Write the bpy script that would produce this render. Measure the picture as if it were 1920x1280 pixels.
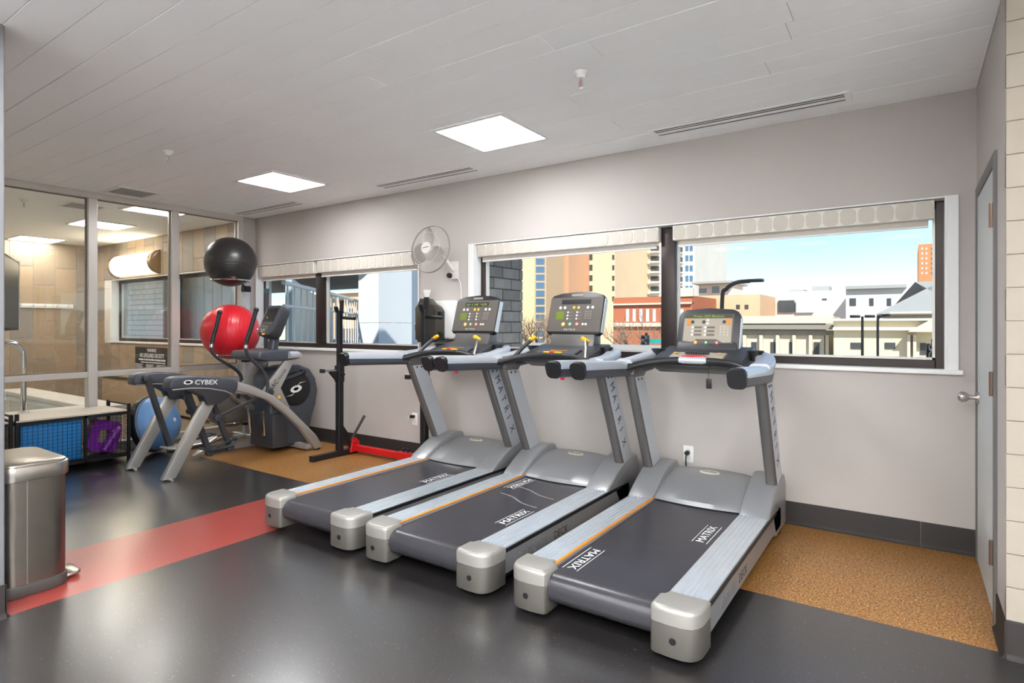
import bpy, bmesh, math, random
from mathutils import Vector, Matrix
random.seed(7)
for o in list(bpy.data.objects): bpy.data.objects.remove(o)
SC = bpy.context.scene
COL = SC.collection
PI = math.pi
# ------------------------------------------------------------------ camera
CAMH, FPX, YAW, HOR = 1.34, 1090.0, 0.6009, 610.0
cam_d = bpy.data.cameras.new('camera'); cam = bpy.data.objects.new('camera', cam_d); COL.objects.link(cam)
cam_d.sensor_width = 36.0; cam_d.sensor_fit = 'HORIZONTAL'; cam_d.lens = FPX / 1920 * 36
cam_d.shift_y = (HOR - 640) / 1920; cam_d.clip_start = 0.05; cam_d.clip_end = 2000
cam.location = (0, 0, CAMH); cam.rotation_euler = (PI / 2, 0, YAW)
SC.camera = cam
# ------------------------------------------------------------------ world, sun, exposure
SKY_STRENGTH, SUN_STRENGTH, PANEL_STRENGTH, EXPOSURE = 0.076, 2.4, 13.0, 1.45
SC.view_settings.view_transform = 'Standard'; SC.view_settings.look = 'None'
SC.view_settings.exposure = EXPOSURE; SC.view_settings.gamma = 1.0
SC.view_settings.use_curve_mapping = False
wd = bpy.data.worlds.new('sky'); SC.world = wd; wd.use_nodes = True
nt = wd.node_tree; nt.nodes.clear()
wo = nt.nodes.new('ShaderNodeOutputWorld'); bg = nt.nodes.new('ShaderNodeBackground')
sk = nt.nodes.new('ShaderNodeTexSky'); sk.sky_type = 'NISHITA'; sk.sun_disc = False
sk.sun_elevation = math.radians(38); sk.sun_rotation = math.radians(200); sk.altitude = 200; sk.air_density = 0.8; sk.dust_density = 0.1; sk.ozone_density = 3.0
tc = nt.nodes.new('ShaderNodeTexCoord'); cn = nt.nodes.new('ShaderNodeTexNoise'); cn.inputs['Scale'].default_value = 2.2; cn.inputs['Detail'].default_value = 6
mp = nt.nodes.new('ShaderNodeMapping'); mp.inputs['Scale'].default_value = (1, 1, 3.5)
cr = nt.nodes.new('ShaderNodeValToRGB'); cr.color_ramp.elements[0].position = 0.45; cr.color_ramp.elements[1].position = 0.8
mx = nt.nodes.new('ShaderNodeMixRGB'); mx.inputs[2].default_value = (6.2, 6.4, 6.6, 1)
mu = nt.nodes.new('ShaderNodeMath'); mu.operation = 'MULTIPLY'; mu.inputs[1].default_value = 0.55
nt.links.new(tc.outputs['Generated'], mp.inputs['Vector']); nt.links.new(mp.outputs[0], cn.inputs['Vector'])
nt.links.new(cn.outputs['Fac'], cr.inputs[0]); nt.links.new(cr.outputs[0], mu.inputs[0]); nt.links.new(mu.outputs[0], mx.inputs[0])
nt.links.new(sk.outputs[0], mx.inputs[1]); nt.links.new(mx.outputs[0], bg.inputs['Color']); nt.links.new(bg.outputs[0], wo.inputs[0])
bg.inputs['Strength'].default_value = SKY_STRENGTH
sun_d = bpy.data.lights.new('sun', 'SUN'); sun = bpy.data.objects.new('sun', sun_d); COL.objects.link(sun)
sun_d.energy = SUN_STRENGTH; sun_d.angle = math.radians(0.6); sun_d.color = (1.0, 0.95, 0.86)
# sun stands behind the building, a little to the right, 38 degrees up
sun.rotation_euler = Vector((-0.42, 0.70, -0.62)).to_track_quat('-Z', 'Y').to_euler()
# ------------------------------------------------------------------ room numbers
D, XR, XL, H = 4.311, 0.318, -7.023, 2.716     # window wall, door wall, glass partition, ceiling
S_, C_ = math.sin(YAW), math.cos(YAW)
def ray(x, y):
    a = (x - 960) / FPX; b = -(y - HOR) / FPX
    return Vector((-S_ + a * C_, C_ + a * S_, b))
def at(x, y, Y):
    r = ray(x, y); t = Y / r.y
    return Vector((r.x * t, Y, CAMH + r.z * t))
# ------------------------------------------------------------------ materials
def srgb(h):
    h = h.lstrip('#'); v = [int(h[i:i+2], 16) / 255 for i in (0, 2, 4)]
    return tuple((c / 12.92 if c <= .04045 else ((c + .055) / 1.055) ** 2.4) for c in v) + (1,)
MATS = {}
def mat(name, col, rough=0.5, metal=0.0, var=0.0, vscale=8.0, bump=0.0, bscale=60.0, spec=0.5, coat=0.0, trans=0.0, emit=None, estr=0.0, ior=1.45, aniso=None, alpha=None):
    if name in MATS: return MATS[name]
    m = bpy.data.materials.new(name); m.use_nodes = True
    n = m.node_tree; b = n.nodes['Principled BSDF']
    c = srgb(col) if isinstance(col, str) else col
    b.inputs['Base Color'].default_value = c; b.inputs['Roughness'].default_value = rough; b.inputs['Metallic'].default_value = metal
    b.inputs['Specular IOR Level'].default_value = spec; b.inputs['Coat Weight'].default_value = coat; b.inputs['Coat Roughness'].default_value = 0.1
    b.inputs['Transmission Weight'].default_value = trans; b.inputs['IOR'].default_value = ior
    if emit:
        b.inputs['Emission Color'].default_value = srgb(emit) if isinstance(emit, str) else emit; b.inputs['Emission Strength'].default_value = estr
    if var > 0 or bump > 0:
        t = n.nodes.new('ShaderNodeTexCoord')
    if var > 0:
        z = n.nodes.new('ShaderNodeTexNoise'); z.inputs['Scale'].default_value = vscale; z.inputs['Detail'].default_value = 5
        n.links.new(t.outputs['Object'], z.inputs['Vector'])
        mm = n.nodes.new('ShaderNodeMixRGB'); mm.blend_type = 'MULTIPLY'; mm.inputs[0].default_value = 1
        r = n.nodes.new('ShaderNodeValToRGB'); lo = 1 - var; r.color_ramp.elements[0].color = (lo, lo, lo, 1); r.color_ramp.elements[1].color = (1, 1, 1, 1)
        r.color_ramp.elements[0].position = .3; r.color_ramp.elements[1].position = .7
        n.links.new(z.outputs['Fac'], r.inputs[0]); mm.inputs[1].default_value = c; n.links.new(r.outputs[0], mm.inputs[2]); n.links.new(mm.outputs[0], b.inputs['Base Color'])
    if bump > 0:
        z2 = n.nodes.new('ShaderNodeTexNoise'); z2.inputs['Scale'].default_value = bscale; z2.inputs['Detail'].default_value = 4
        n.links.new(t.outputs['Object'], z2.inputs['Vector'])
        bp = n.nodes.new('ShaderNodeBump'); bp.inputs['Strength'].default_value = bump; bp.inputs['Distance'].default_value = 0.004
        n.links.new(z2.outputs['Fac'], bp.inputs['Height']); n.links.new(bp.outputs[0], b.inputs['Normal'])
    MATS[name] = m; return m
def speckle(name, base, specks, rough, scale, thr, spec=0.5, big=0.0, rvar=0.04, bump=0.15, coat=0.0):
    """rubber flooring: base colour with coloured granules"""
    m = bpy.data.materials.new(name); m.use_nodes = True; n = m.node_tree; b = n.nodes['Principled BSDF']
    t = n.nodes.new('ShaderNodeTexCoord'); col = None
    prev = None
    rgb = n.nodes.new('ShaderNodeRGB'); rgb.outputs[0].default_value = srgb(base); prev = rgb.outputs[0]
    for i, (c, s, th) in enumerate(specks):
        v = n.nodes.new('ShaderNodeTexNoise'); v.inputs['Scale'].default_value = s; v.inputs['Detail'].default_value = 2
        mpn = n.nodes.new('ShaderNodeMapping'); mpn.inputs['Location'].default_value = (i * 3.7, i * 1.3, 0)
        n.links.new(t.outputs['Object'], mpn.inputs['Vector']); n.links.new(mpn.outputs[0], v.inputs['Vector'])
        r = n.nodes.new('ShaderNodeValToRGB'); r.color_ramp.elements[0].position = th; r.color_ramp.elements[1].position = th + 0.04
        n.links.new(v.outputs['Fac'], r.inputs[0])
        mm = n.nodes.new('ShaderNodeMixRGB'); n.links.new(r.outputs[0], mm.inputs[0]); n.links.new(prev, mm.inputs[1]); mm.inputs[2].default_value = srgb(c); prev = mm.outputs[0]
    n.links.new(prev, b.inputs['Base Color'])
    z = n.nodes.new('ShaderNodeTexNoise'); z.inputs['Scale'].default_value = 1.1; z.inputs['Detail'].default_value = 1
    n.links.new(t.outputs['Object'], z.inputs['Vector'])
    mr = n.nodes.new('ShaderNodeMapRange'); mr.inputs[3].default_value = rough - rvar / 2; mr.inputs[4].default_value = rough + rvar / 2
    b.inputs['Roughness'].default_value = rough
    b.inputs['Specular IOR Level'].default_value = spec; b.inputs['Coat Weight'].default_value = coat; b.inputs['Coat Roughness'].default_value = .22
    z2 = n.nodes.new('ShaderNodeTexNoise'); z2.inputs['Scale'].default_value = 160; n.links.new(t.outputs['Object'], z2.inputs['Vector'])
    bp = n.nodes.new('ShaderNodeBump'); bp.inputs['Strength'].default_value = bump; bp.inputs['Distance'].default_value = 0.002
    n.links.new(z2.outputs['Fac'], bp.inputs['Height']); n.links.new(bp.outputs[0], b.inputs['Normal'])
    MATS[name] = m; return m
M_black_floor = speckle('rubber_black', '#242223', [('#6e573f', 75, .665), ('#6c6662', 95, .69)], .30, 0, 0, spec=1.0, coat=1.0)
M_red_floor = speckle('rubber_red', '#9c3a31', [('#7c2c26', 120, .60), ('#b8594a', 150, .66)], .30, 0, 0, spec=.9, coat=.5)
M_cork_floor = speckle('rubber_tan', '#9a6a36', [('#5e3d1e', 90, .55), ('#c79a5c', 110, .58), ('#d9b98a', 160, .66)], .36, 0, 0, spec=.6)
M_wall = mat('wall_paint', '#bcb5b0', .65, var=.05, vscale=1.5, bump=.12, bscale=25)
M_ceil = mat('ceiling_paint', '#fafaf9', .7, var=.03, vscale=2, bump=.15, bscale=18)
M_block = mat('cream_paint', '#aaa092', .6, var=.06, vscale=3, bump=.25, bscale=30)
M_greywall = mat('grey_wall_paint', '#77777a', .6, var=.06, vscale=3, bump=.2, bscale=25)
M_base = mat('vinyl_base', '#2b2523', .6, var=.08, vscale=4)
M_whitetrim = mat('white_trim', '#e9e8e6', .4)
M_bronze = mat('bronze_frame', '#3d3634', .35, metal=.55, var=.06, vscale=6)
M_alu = mat('cream_aluminium', '#d8d3cc', .35, metal=.25, var=.04, vscale=5)
M_glass = mat('clear_glass', (1, 1, 1, 1), .0, trans=1.0, ior=1.45, spec=.5)
M_door = mat('door_grey', '#c3c7c7', .45, var=.04, vscale=2)
M_doorframe = mat('door_frame_grey', '#6a6765', .45, var=.05, vscale=3)
M_steel = mat('brushed_steel', '#c9c4bc', .28, metal=1.0, var=.06, vscale=20)
M_steeldark = mat('brushed_steel_dark', '#8d8780', .33, metal=1.0, var=.08, vscale=14)
M_chrome = mat('chrome', '#dcdcdc', .12, metal=1.0)
M_silver = mat('silver_paint', '#c3c7cd', .34, metal=.4, var=.04, vscale=6)
M_silver_hood = mat('silver_hood', '#9b9c9e', .36, metal=.45, var=.05, vscale=4)
M_capsilver = mat('silver_cap', '#a6a39d', .4, metal=.45, var=.04, vscale=8)
M_capdark = mat('grey_cap', '#6b6761', .42, metal=.45, var=.05, vscale=8)
M_rail = mat('ribbed_aluminium', '#dde3ea', .25, metal=.6, var=.06, vscale=12)
M_belt = mat('running_belt', '#3d3c41', .26, var=.14, vscale=5, bump=.1, bscale=200)
M_orange = mat('orange_strip', '#d6872a', .45)
M_dark = mat('charcoal_plastic', '#3b3c40', .42, var=.06, vscale=10)
M_upr = mat('upright_grey', '#6d6b69', .38, metal=.5, var=.05, vscale=6)
M_armgrey = mat('arm_slate', '#4d5059', .38, metal=.3, var=.05, vscale=8)
M_blk = mat('black_plastic', '#1c1c1e', .4, var=.08, vscale=12)
M_blkmetal = mat('black_powder_coat', '#232325', .45, metal=.3, var=.08, vscale=10)
M_console = mat('console_face', '#5a5450', .4, var=.05, vscale=6)
M_consoleB = mat('console_overlay', '#a39b8d', .4, var=.05, vscale=8)
M_lcd = mat('lcd_green', '#5d6b2a', .3, emit='#7d9a2c', estr=.08)
M_lcdtext = mat('lcd_text', '#8a9a3c', .3, emit='#a9c04a', estr=.12)
M_white = mat('white_plastic', '#ecebe8', .4)
M_print = mat('white_print', '#e4e4e4', .5)
M_navy = mat('navy_print', '#27405f', .5)
M_red = mat('red_powder_coat', '#c8191c', .38, var=.05, vscale=8)
M_redp = mat('red_plastic', '#c2283a', .35)
M_yellow = mat('yellow_plastic', '#f2b21c', .4)
M_btn_g = mat('green_button', '#3f8f55', .4); M_btn_r = mat('red_button', '#c0524e', .4); M_btn_w = mat('pale_button', '#d5cec4', .4)
M_led = mat('led_diffuser', '#ffffff', .5, emit=(.97, .985, 1.0, 1), estr=PANEL_STRENGTH)
M_led2 = mat('led_diffuser_pool', '#ffffff', .5, emit=(1.0, .97, .92, 1), estr=PANEL_STRENGTH * .6)
M_sconce = mat('sconce_glass', '#fff4df', .4, emit=(1.0, .86, .62, 1), estr=3.2)
M_tile = mat('beige_tile', '#a8957e', .35, var=.10, vscale=1.2, bump=.05, bscale=20)
M_tile2 = mat('beige_tile_warm', '#b39c80', .35, var=.10, vscale=1.4)
M_tile3 = mat('beige_tile_grey', '#9c9183', .35, var=.10, vscale=1.1)
M_grout = mat('grout', '#e2dbd0', .8)
M_poolfloor = mat('pool_deck', '#8a7a68', .5, var=.15, vscale=6)
M_water = mat('pool_water', '#7d8a86', .05, var=.1, vscale=3)
M_ballblack = mat('ball_black', '#2c2a2a', .33, spec=.55); M_ballred = mat('ball_red', '#d2222f', .33, spec=.55); M_ballgrey = mat('ball_grey', '#7b7772', .4)
M_bosu = mat('bosu_blue', '#6e9bd0', .38, var=.06, vscale=5)
M_foam = mat('blue_foam', '#2a86cf', .7, var=.08, vscale=10)
M_purple = mat('purple_plastic', '#7d25a0', .35, var=.1, vscale=10)
M_sign = mat('sign_dark', '#3c3a3a', .5)
M_fanwhite = mat('fan_white', '#d9d4cd', .4); M_fanblade = mat('fan_blade', '#8d8882', .4, trans=.0)
M_smoke = mat('smoked_plastic', '#3b3630', .18, spec=.6)
M_shade = mat('shade_fabric', '#e6e1d9', .8, var=.04, vscale=30); M_shade2 = mat('shade_pattern', '#c9c2b7', .75)
M_screen = mat('tv_screen', '#141316', .3, spec=.3)
# ------------------------------------------------------------------ mesh helpers
def newbm(): return bmesh.new()
def xf(verts, rot=None, loc=None):
    for v in verts:
        if rot is not None: v.co = rot @ v.co
        if loc is not None: v.co = v.co + Vector(loc)
def box(bm, c, s, bev=0.0, rot=None, seg=2):
    b2 = bmesh.new(); bmesh.ops.create_cube(b2, size=1)
    for v in b2.verts: v.co = Vector((v.co.x * s[0], v.co.y * s[1], v.co.z * s[2]))
    if bev > 0: bmesh.ops.bevel(b2, geom=b2.edges[:], offset=min(bev, .49 * min(s)), segments=seg, profile=.5, affect='EDGES')
    xf(b2.verts, rot, c); merge(bm, b2); return bm
def bb(bm, x0, x1, y0, y1, z0, z1, bev=0.0, seg=2):
    return box(bm, ((x0 + x1) / 2, (y0 + y1) / 2, (z0 + z1) / 2), (abs(x1 - x0), abs(y1 - y0), abs(z1 - z0)), bev, None, seg)
def merge(bm, b2):
    me = bpy.data.meshes.new('t'); b2.to_mesh(me); b2.free(); bm.from_mesh(me); bpy.data.meshes.remove(me)
def frames(pts, closed=False):
    n = len(pts); T = []
    for i in range(n):
        a = pts[(i - 1) % n] if (closed or i > 0) else pts[i]; b = pts[(i + 1) % n] if (closed or i < n - 1) else pts[i]
        T.append((b - a).normalized())
    u = Vector((0, 0, 1)) if abs(T[0].z) < .9 else Vector((1, 0, 0))
    u = (u - T[0] * u.dot(T[0])).normalized(); out = []
    for t in T:
        u = (u - t * u.dot(t)).normalized(); out.append((u, t.cross(u)))
    return out
def tube(bm, pts, r, seg=10, closed=False, cap=True, sq=None, sec=None):
    """round (or sq=(w,h) rectangular) section swept along pts; r may be a list"""
    pts = [Vector(p) for p in pts]; fr = frames(pts, closed); rings = []
    for i, (p, (u, v)) in enumerate(zip(pts, fr)):
        rr = r[i] if isinstance(r, (list, tuple)) else r
        if sec:
            rings.append([bm.verts.new(p + v * a + u * b) for a, b in sec])
        elif sq:
            offs = [(sq[0] / 2, sq[1] / 2), (-sq[0] / 2, sq[1] / 2), (-sq[0] / 2, -sq[1] / 2), (sq[0] / 2, -sq[1] / 2)]
            rings.append([bm.verts.new(p + v * a + u * b) for a, b in offs])
        else:
            rings.append([bm.verts.new(p + (u * math.cos(2 * PI * k / seg) + v * math.sin(2 * PI * k / seg)) * rr) for k in range(seg)])
    m = len(rings[0]); n = len(rings)
    for i in range(n if closed else n - 1):
        a, b = rings[i], rings[(i + 1) % n]
        for k in range(m): bm.faces.new((a[k], a[(k + 1) % m], b[(k + 1) % m], b[k]))
    if cap and not closed:
        bm.faces.new(rings[0][::-1]); bm.faces.new(rings[-1])
    return bm
def smooth_path(pts, n=6):
    """Catmull-Rom through pts"""
    P = [Vector(p) for p in pts]; out = []
    for i in range(len(P) - 1):
        p0 = P[max(i - 1, 0)]; p1 = P[i]; p2 = P[i + 1]; p3 = P[min(i + 2, len(P) - 1)]
        for k in range(n):
            t = k / n
            out.append(.5 * ((2 * p1) + (p2 - p0) * t + (2 * p0 - 5 * p1 + 4 * p2 - p3) * t * t + (3 * p1 - p0 - 3 * p2 + p3) * t ** 3))
    out.append(P[-1]); return out
def prism(bm, prof, a, b, axis='X', bev=0.0, seg=2):
    """closed polygon prof [(p,q)..] extruded along axis from a to b. X:(y,z)  Y:(x,z)  Z:(x,y)"""
    b2 = bmesh.new()
    def P(p, q, t): return {'X': (t, p, q), 'Y': (p, t, q), 'Z': (p, q, t)}[axis]
    A = [b2.verts.new(P(p, q, a)) for p, q in prof]; B = [b2.verts.new(P(p, q, b)) for p, q in prof]
    n = len(prof); b2.faces.new(A); b2.faces.new(B[::-1])
    for i in range(n): b2.faces.new((A[i], B[i], B[(i + 1) % n], A[(i + 1) % n]))
    bmesh.ops.recalc_face_normals(b2, faces=b2.faces[:])
    if bev > 0:
        es = [e for e in b2.edges if len(e.link_faces) == 2 and e.calc_face_angle(0) > .6]
        bmesh.ops.bevel(b2, geom=es, offset=bev, segments=seg, profile=.5, affect='EDGES')
    merge(bm, b2); return bm
def prism_top(bm, prof, a, b, bev):
    """vertical prism whose top rim only is rounded"""
    b2 = bmesh.new(); A = [b2.verts.new((p, q, a)) for p, q in prof]; B = [b2.verts.new((p, q, b)) for p, q in prof]; n = len(prof)
    b2.faces.new(A); b2.faces.new(B[::-1])
    for i in range(n): b2.faces.new((A[i], B[i], B[(i + 1) % n], A[(i + 1) % n]))
    bmesh.ops.recalc_face_normals(b2, faces=b2.faces[:])
    es = [e for e in b2.edges if all(abs(v.co.z - b) < 1e-6 for v in e.verts)]
    bmesh.ops.bevel(b2, geom=es, offset=bev, segments=4, profile=.5, affect='EDGES'); merge(bm, b2); return bm
def lathe(bm, prof, c=(0, 0, 0), axis='Z', seg=24, rot=None):
    """prof [(r,h)..] turned about axis through c"""
    rings = []; c = Vector(c)
    for r, h in prof:
        ring = []
        for k in range(seg):
            a = 2 * PI * k / seg; x, y = r * math.cos(a), r * math.sin(a)
            v = {'Z': Vector((x, y, h)), 'X': Vector((h, x, y)), 'Y': Vector((x, h, y))}[axis]
            if rot: v = rot @ v
            ring.append(bm.verts.new(c + v))
        rings.append(ring)
    for i in range(len(rings) - 1):
        for k in range(seg): bm.faces.new((rings[i][k], rings[i][(k + 1) % seg], rings[i + 1][(k + 1) % seg], rings[i + 1][k]))
    if prof[0][0] > 1e-5: bm.faces.new(rings[0][::-1])
    if prof[-1][0] > 1e-5: bm.faces.new(rings[-1])
    return bm
def sphere(bm, c, r, seg=32, rings=18, sc=(1, 1, 1), rot=None):
    b2 = bmesh.new(); bmesh.ops.create_uvsphere(b2, u_segments=seg, v_segments=rings, radius=r)
    for v in b2.verts: v.co = Vector((v.co.x * sc[0], v.co.y * sc[1], v.co.z * sc[2]))
    xf(b2.verts, rot, c); merge(bm, b2); return bm
def obj(name, bm, m, parent=None, label=None, smooth=True, kind=None):
    me = bpy.data.meshes.new(name)
    bmesh.ops.remove_doubles(bm, verts=bm.verts[:], dist=1e-6)
    bmesh.ops.recalc_face_normals(bm, faces=bm.faces[:])
    bm.to_mesh(me); bm.free(); me.materials.append(m)
    if smooth and len(me.polygons):
        me.shade_smooth(); me.set_sharp_from_angle(angle=.6)
    o = bpy.data.objects.new(name, me); COL.objects.link(o)
    if parent: o.parent = parent
    if label: o['label'] = label
    if kind: o['kind'] = kind
    return o
def thing(name, label, cat, loc=(0, 0, 0), rz=0, group=None):
    o = bpy.data.objects.new(name, None); COL.objects.link(o); o.empty_display_size = .1
    o.location = loc; o.rotation_euler = (0, 0, rz); o['label'] = label; o['category'] = cat
    if group: o['group'] = group
    return o
def tag(o, label, cat, group=None):
    o['label'] = label; o['category'] = cat
    if group: o['group'] = group
    return o
def struct(name, bm, m, parent=None, label=None):
    o = obj(name, bm, m, parent, label)
    if parent is None: o['kind'] = 'structure'
    return o
def piece(name, mesh, m, parent, loc=(0, 0, 0), rot=None):
    """a cheap piece that shares mesh data"""
    o = bpy.data.objects.new(name, mesh); COL.objects.link(o); o.parent = parent; o.location = loc
    if rot: o.rotation_euler = rot
    return o
def meshof(bm, m, smooth=False):
    me = bpy.data.meshes.new('piece'); bm.to_mesh(me); bm.free(); me.materials.append(m)
    if smooth: me.shade_smooth(); me.set_sharp_from_angle(angle=.6)
    return me
def dup(root, loc, rz=0, label=None, group=None):
    r = root.copy(); COL.objects.link(r); r.location = loc; r.rotation_euler = (0, 0, rz)
    if label: r['label'] = label
    if group: r['group'] = group
    for ch in list(root.children):
        c = ch.copy(); COL.objects.link(c); c.parent = r
        for g in list(ch.children):
            d = g.copy(); COL.objects.link(d); d.parent = c
    return r
def text(name, body, size, m, parent, org, xd, yd, center=False, ext=.0006, sx=1.0, bold=0.0, label=None):
    cu = bpy.data.curves.new(name, 'FONT'); cu.body = body; cu.size = size; cu.extrude = ext; cu.offset = bold
    cu.resolution_u = 3
    if center: cu.align_x = 'CENTER'; cu.align_y = 'CENTER'
    to = bpy.data.objects.new(name + '_tmp', cu)
    me = bpy.data.meshes.new_from_object(to)
    bpy.data.objects.remove(to)
    xd = Vector(xd).normalized(); yd = Vector(yd); yd = (yd - xd * yd.dot(xd)).normalized(); zd = xd.cross(yd)
    R = Matrix((xd, yd, zd)).transposed(); org = Vector(org)
    for v in me.vertices: v.co = org + R @ Vector((v.co.x * sx, v.co.y, v.co.z))
    me.materials.clear(); me.materials.append(m)
    o = bpy.data.objects.new(name, me); COL.objects.link(o)
    if parent: o.parent = parent
    if label: o['label'] = label
    return o
def V(*a): return Vector(a)
# thin glass: clear, with mirror reflection that grows at grazing angles
def thin_glass(name, tint=(1, 1, 1, 1), f0=.045):
    m = bpy.data.materials.new(name); m.use_nodes = True; n = m.node_tree; n.nodes.clear()
    out = n.nodes.new('ShaderNodeOutputMaterial'); mixs = n.nodes.new('ShaderNodeMixShader')
    tr = n.nodes.new('ShaderNodeBsdfTransparent'); tr.inputs[0].default_value = tint
    gl = n.nodes.new('ShaderNodeBsdfGlossy'); gl.inputs['Roughness'].default_value = 0.0
    lw = n.nodes.new('ShaderNodeLayerWeight'); lw.inputs['Blend'].default_value = .5
    p = n.nodes.new('ShaderNodeMath'); p.operation = 'POWER'; p.inputs[1].default_value = 5
    ma = n.nodes.new('ShaderNodeMath'); ma.operation = 'MULTIPLY_ADD'; ma.inputs[1].default_value = 1 - f0; ma.inputs[2].default_value = f0
    n.links.new(lw.outputs['Facing'], p.inputs[0]); n.links.new(p.outputs[0], ma.inputs[0]); n.links.new(ma.outputs[0], mixs.inputs[0])
    n.links.new(tr.outputs[0], mixs.inputs[1]); n.links.new(gl.outputs[0], mixs.inputs[2]); n.links.new(mixs.outputs[0], out.inputs[0])
    return m
M_pane = thin_glass('window_glass', (.97, .985, .98, 1), .002)
M_pane2 = thin_glass('partition_glass', (.97, .98, .975, 1), .06)
# ================================================================== THE SETTING
# ---- floor: black rubber, a red strip, tan rubber along the windows
CY = 3.10; RX0, RX1 = -4.125, -3.435
bm = newbm(); bb(bm, RX1, 2.6, -2.6, CY, -.06, 0); bb(bm, XL, RX0, .885, CY, -.06, 0); struct('floor', bm, M_black_floor)
bm = newbm(); bb(bm, RX0, RX1, .885, CY, -.06, 0); struct('floor_red_strip', bm, M_red_floor)
bm = newbm(); bb(bm, XL, XR + .02, CY, D + .02, -.06, 0); struct('floor_tan_strip', bm, M_cork_floor)
# ---- ceiling of long boards, seams running along the window wall
ceil = obj('ceiling', bb(newbm(), -12.2, 2.7, -2.7, D + .25, H + .02, H + .12), M_ceil); ceil['kind'] = 'structure'
BW = .183
pl_meshes = {}
y = -2.6; row = 0
while y < D - .01:
    y1 = min(y + BW, D)
    lim = XR if y > 3.07 else 2.55
    lo = XL if y > .8 else -3.43
    x = lo; k = 0
    first = random.uniform(1.2, 3.8)
    while x < lim - .01:
        L = first if k == 0 else random.uniform(3.2, 4.6)
        x1 = min(x + L, lim)
        if lim - x1 < .5: x1 = lim
        bmp = newbm(); bb(bmp, x + .001, x1 - .001, y + .0012, y1 - .0012, H + random.uniform(-.0012, .0012), H + .03, .0016, 1)
        obj('plank', bmp, M_ceil, ceil, smooth=False)
        x = x1; k += 1
    y = y1; row += 1
# pool side ceiling is one smooth slab
bm = newbm(); bb(bm, -11.9, XL - .06, -.5, D, H, H + .03); struct('ceiling_pool', bm, M_ceil)
# ---- window wall with two openings for the gym and one for the pool room
W1 = (-6.98, -4.085); W2 = (-3.395, .18); W3 = (-11.2, -7.25); ZS, ZT = 1.075, 2.11
WT = .24
def wall_win(name, x0, x1, wins, m):
    bm = newbm(); xs = x0
    for a, b in wins:
        bb(bm, xs, a, D, D + WT, 0, H + .02); bb(bm, a, b, D, D + WT, 0, ZS); bb(bm, a, b, D, D + WT, ZT, H + .02); xs = b
    bb(bm, xs, x1, D, D + WT, 0, H + .02)
    return struct(name, bm, m)
wall_win('wall_window', XL, XR + .2, [W1, W2], M_wall)
wall_pool = wall_win('wall_pool_window', -12.0, XL, [W3], M_grout)
# ---- other gym walls
DY0, DY1, DZ = 3.40, 4.19, 2.06     # door leaf
bm = newbm()
bb(bm, XR, XR + .2, 3.07, DY0 - .06, 0, H + .02); bb(bm, XR, XR + .2, DY1 + .06, D + .0, 0, H + .02); bb(bm, XR, XR + .2, DY0 - .06, DY1 + .06, DZ + .06, H + .02)
struct('wall_door', bm, M_wall)
pier = obj('wall_right', bb(newbm(), XR + .005, 2.62, 3.075, 3.30, 0, H + .02), M_block); pier['kind'] = 'structure'
z = .152; k = 0
while z < H - .01:
    hgt = .134; z1 = min(z + hgt, H)
    x = XR; L = random.uniform(.7, 1.9)
    while x < 2.6:
        x1 = min(x + L, 2.6)
        bmp = newbm(); dy = random.uniform(-.0015, .0015); bb(bmp, x + (.0 if x == XR else .001), x1 - .001, 3.062 + dy, 3.09, z + .0012, z1 - .0012, .0018, 1)
        obj('plank', bmp, M_block, pier, smooth=False); x = x1; L = random.uniform(1.6, 2.4)
    z = z1
bm = newbm(); bb(bm, 2.6, 2.8, -2.7, 3.3, 0, H + .02); struct('wall_far_right', bm, M_whitetrim)
bm = newbm(); bb(bm, -3.6, 2.8, -2.8, -2.6, 0, H + .02); struct('wall_back', bm, M_whitetrim)
bm = newbm(); bb(bm, -3.63, -3.43, -2.7, .885, 0, H + .02, .004, 1); struct('wall_left', bm, M_greywall)
bm = newbm(); bb(bm, XL - .1, -3.44, .685, .884, 0, H + .02); struct('wall_left_return', bm, M_whitetrim)
# ---- baseboards with a small cove foot
def base(name, pts, nrm):
    """pts start,end along the wall; nrm = into the room"""
    a, b = Vector(pts[0] + (0,)), Vector(pts[1] + (0,)); nv = Vector(nrm + (0,)); bm = newbm()
    prof = [(0, 0), (.020, 0), (.016, .004), (.0085, .014), (.006, .022), (.006, .147), (.004, .152), (0, .152)]
    A = [bm.verts.new(a + nv * p + V(0, 0, q)) for p, q in prof]; B = [bm.verts.new(b + nv * p + V(0, 0, q)) for p, q in prof]
    n = len(prof); bm.faces.new(A); bm.faces.new(B[::-1])
    for i in range(n): bm.faces.new((A[i], B[i], B[(i + 1) % n], A[(i + 1) % n]))
    return struct(name, bm, M_base)
base('baseboard_window', ((XL + .03, D), (.05, D)), (0, -1)); base('baseboard_window_end', ((.052, D), (XR, D)), (0, -1))
base('baseboard_right', ((XR + .0, 3.062), (2.6, 3.062)), (0, -1)); base('baseboard_door', ((XR, 3.05), (XR, DY0 - .06)), (-1, 0))
base('baseboard_left', ((-3.43, -2.6), (-3.43, .888)), (1, 0)); base('baseboard_left_return', ((-3.424, .885), (XL + .05, .885)), (0, 1))
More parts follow.
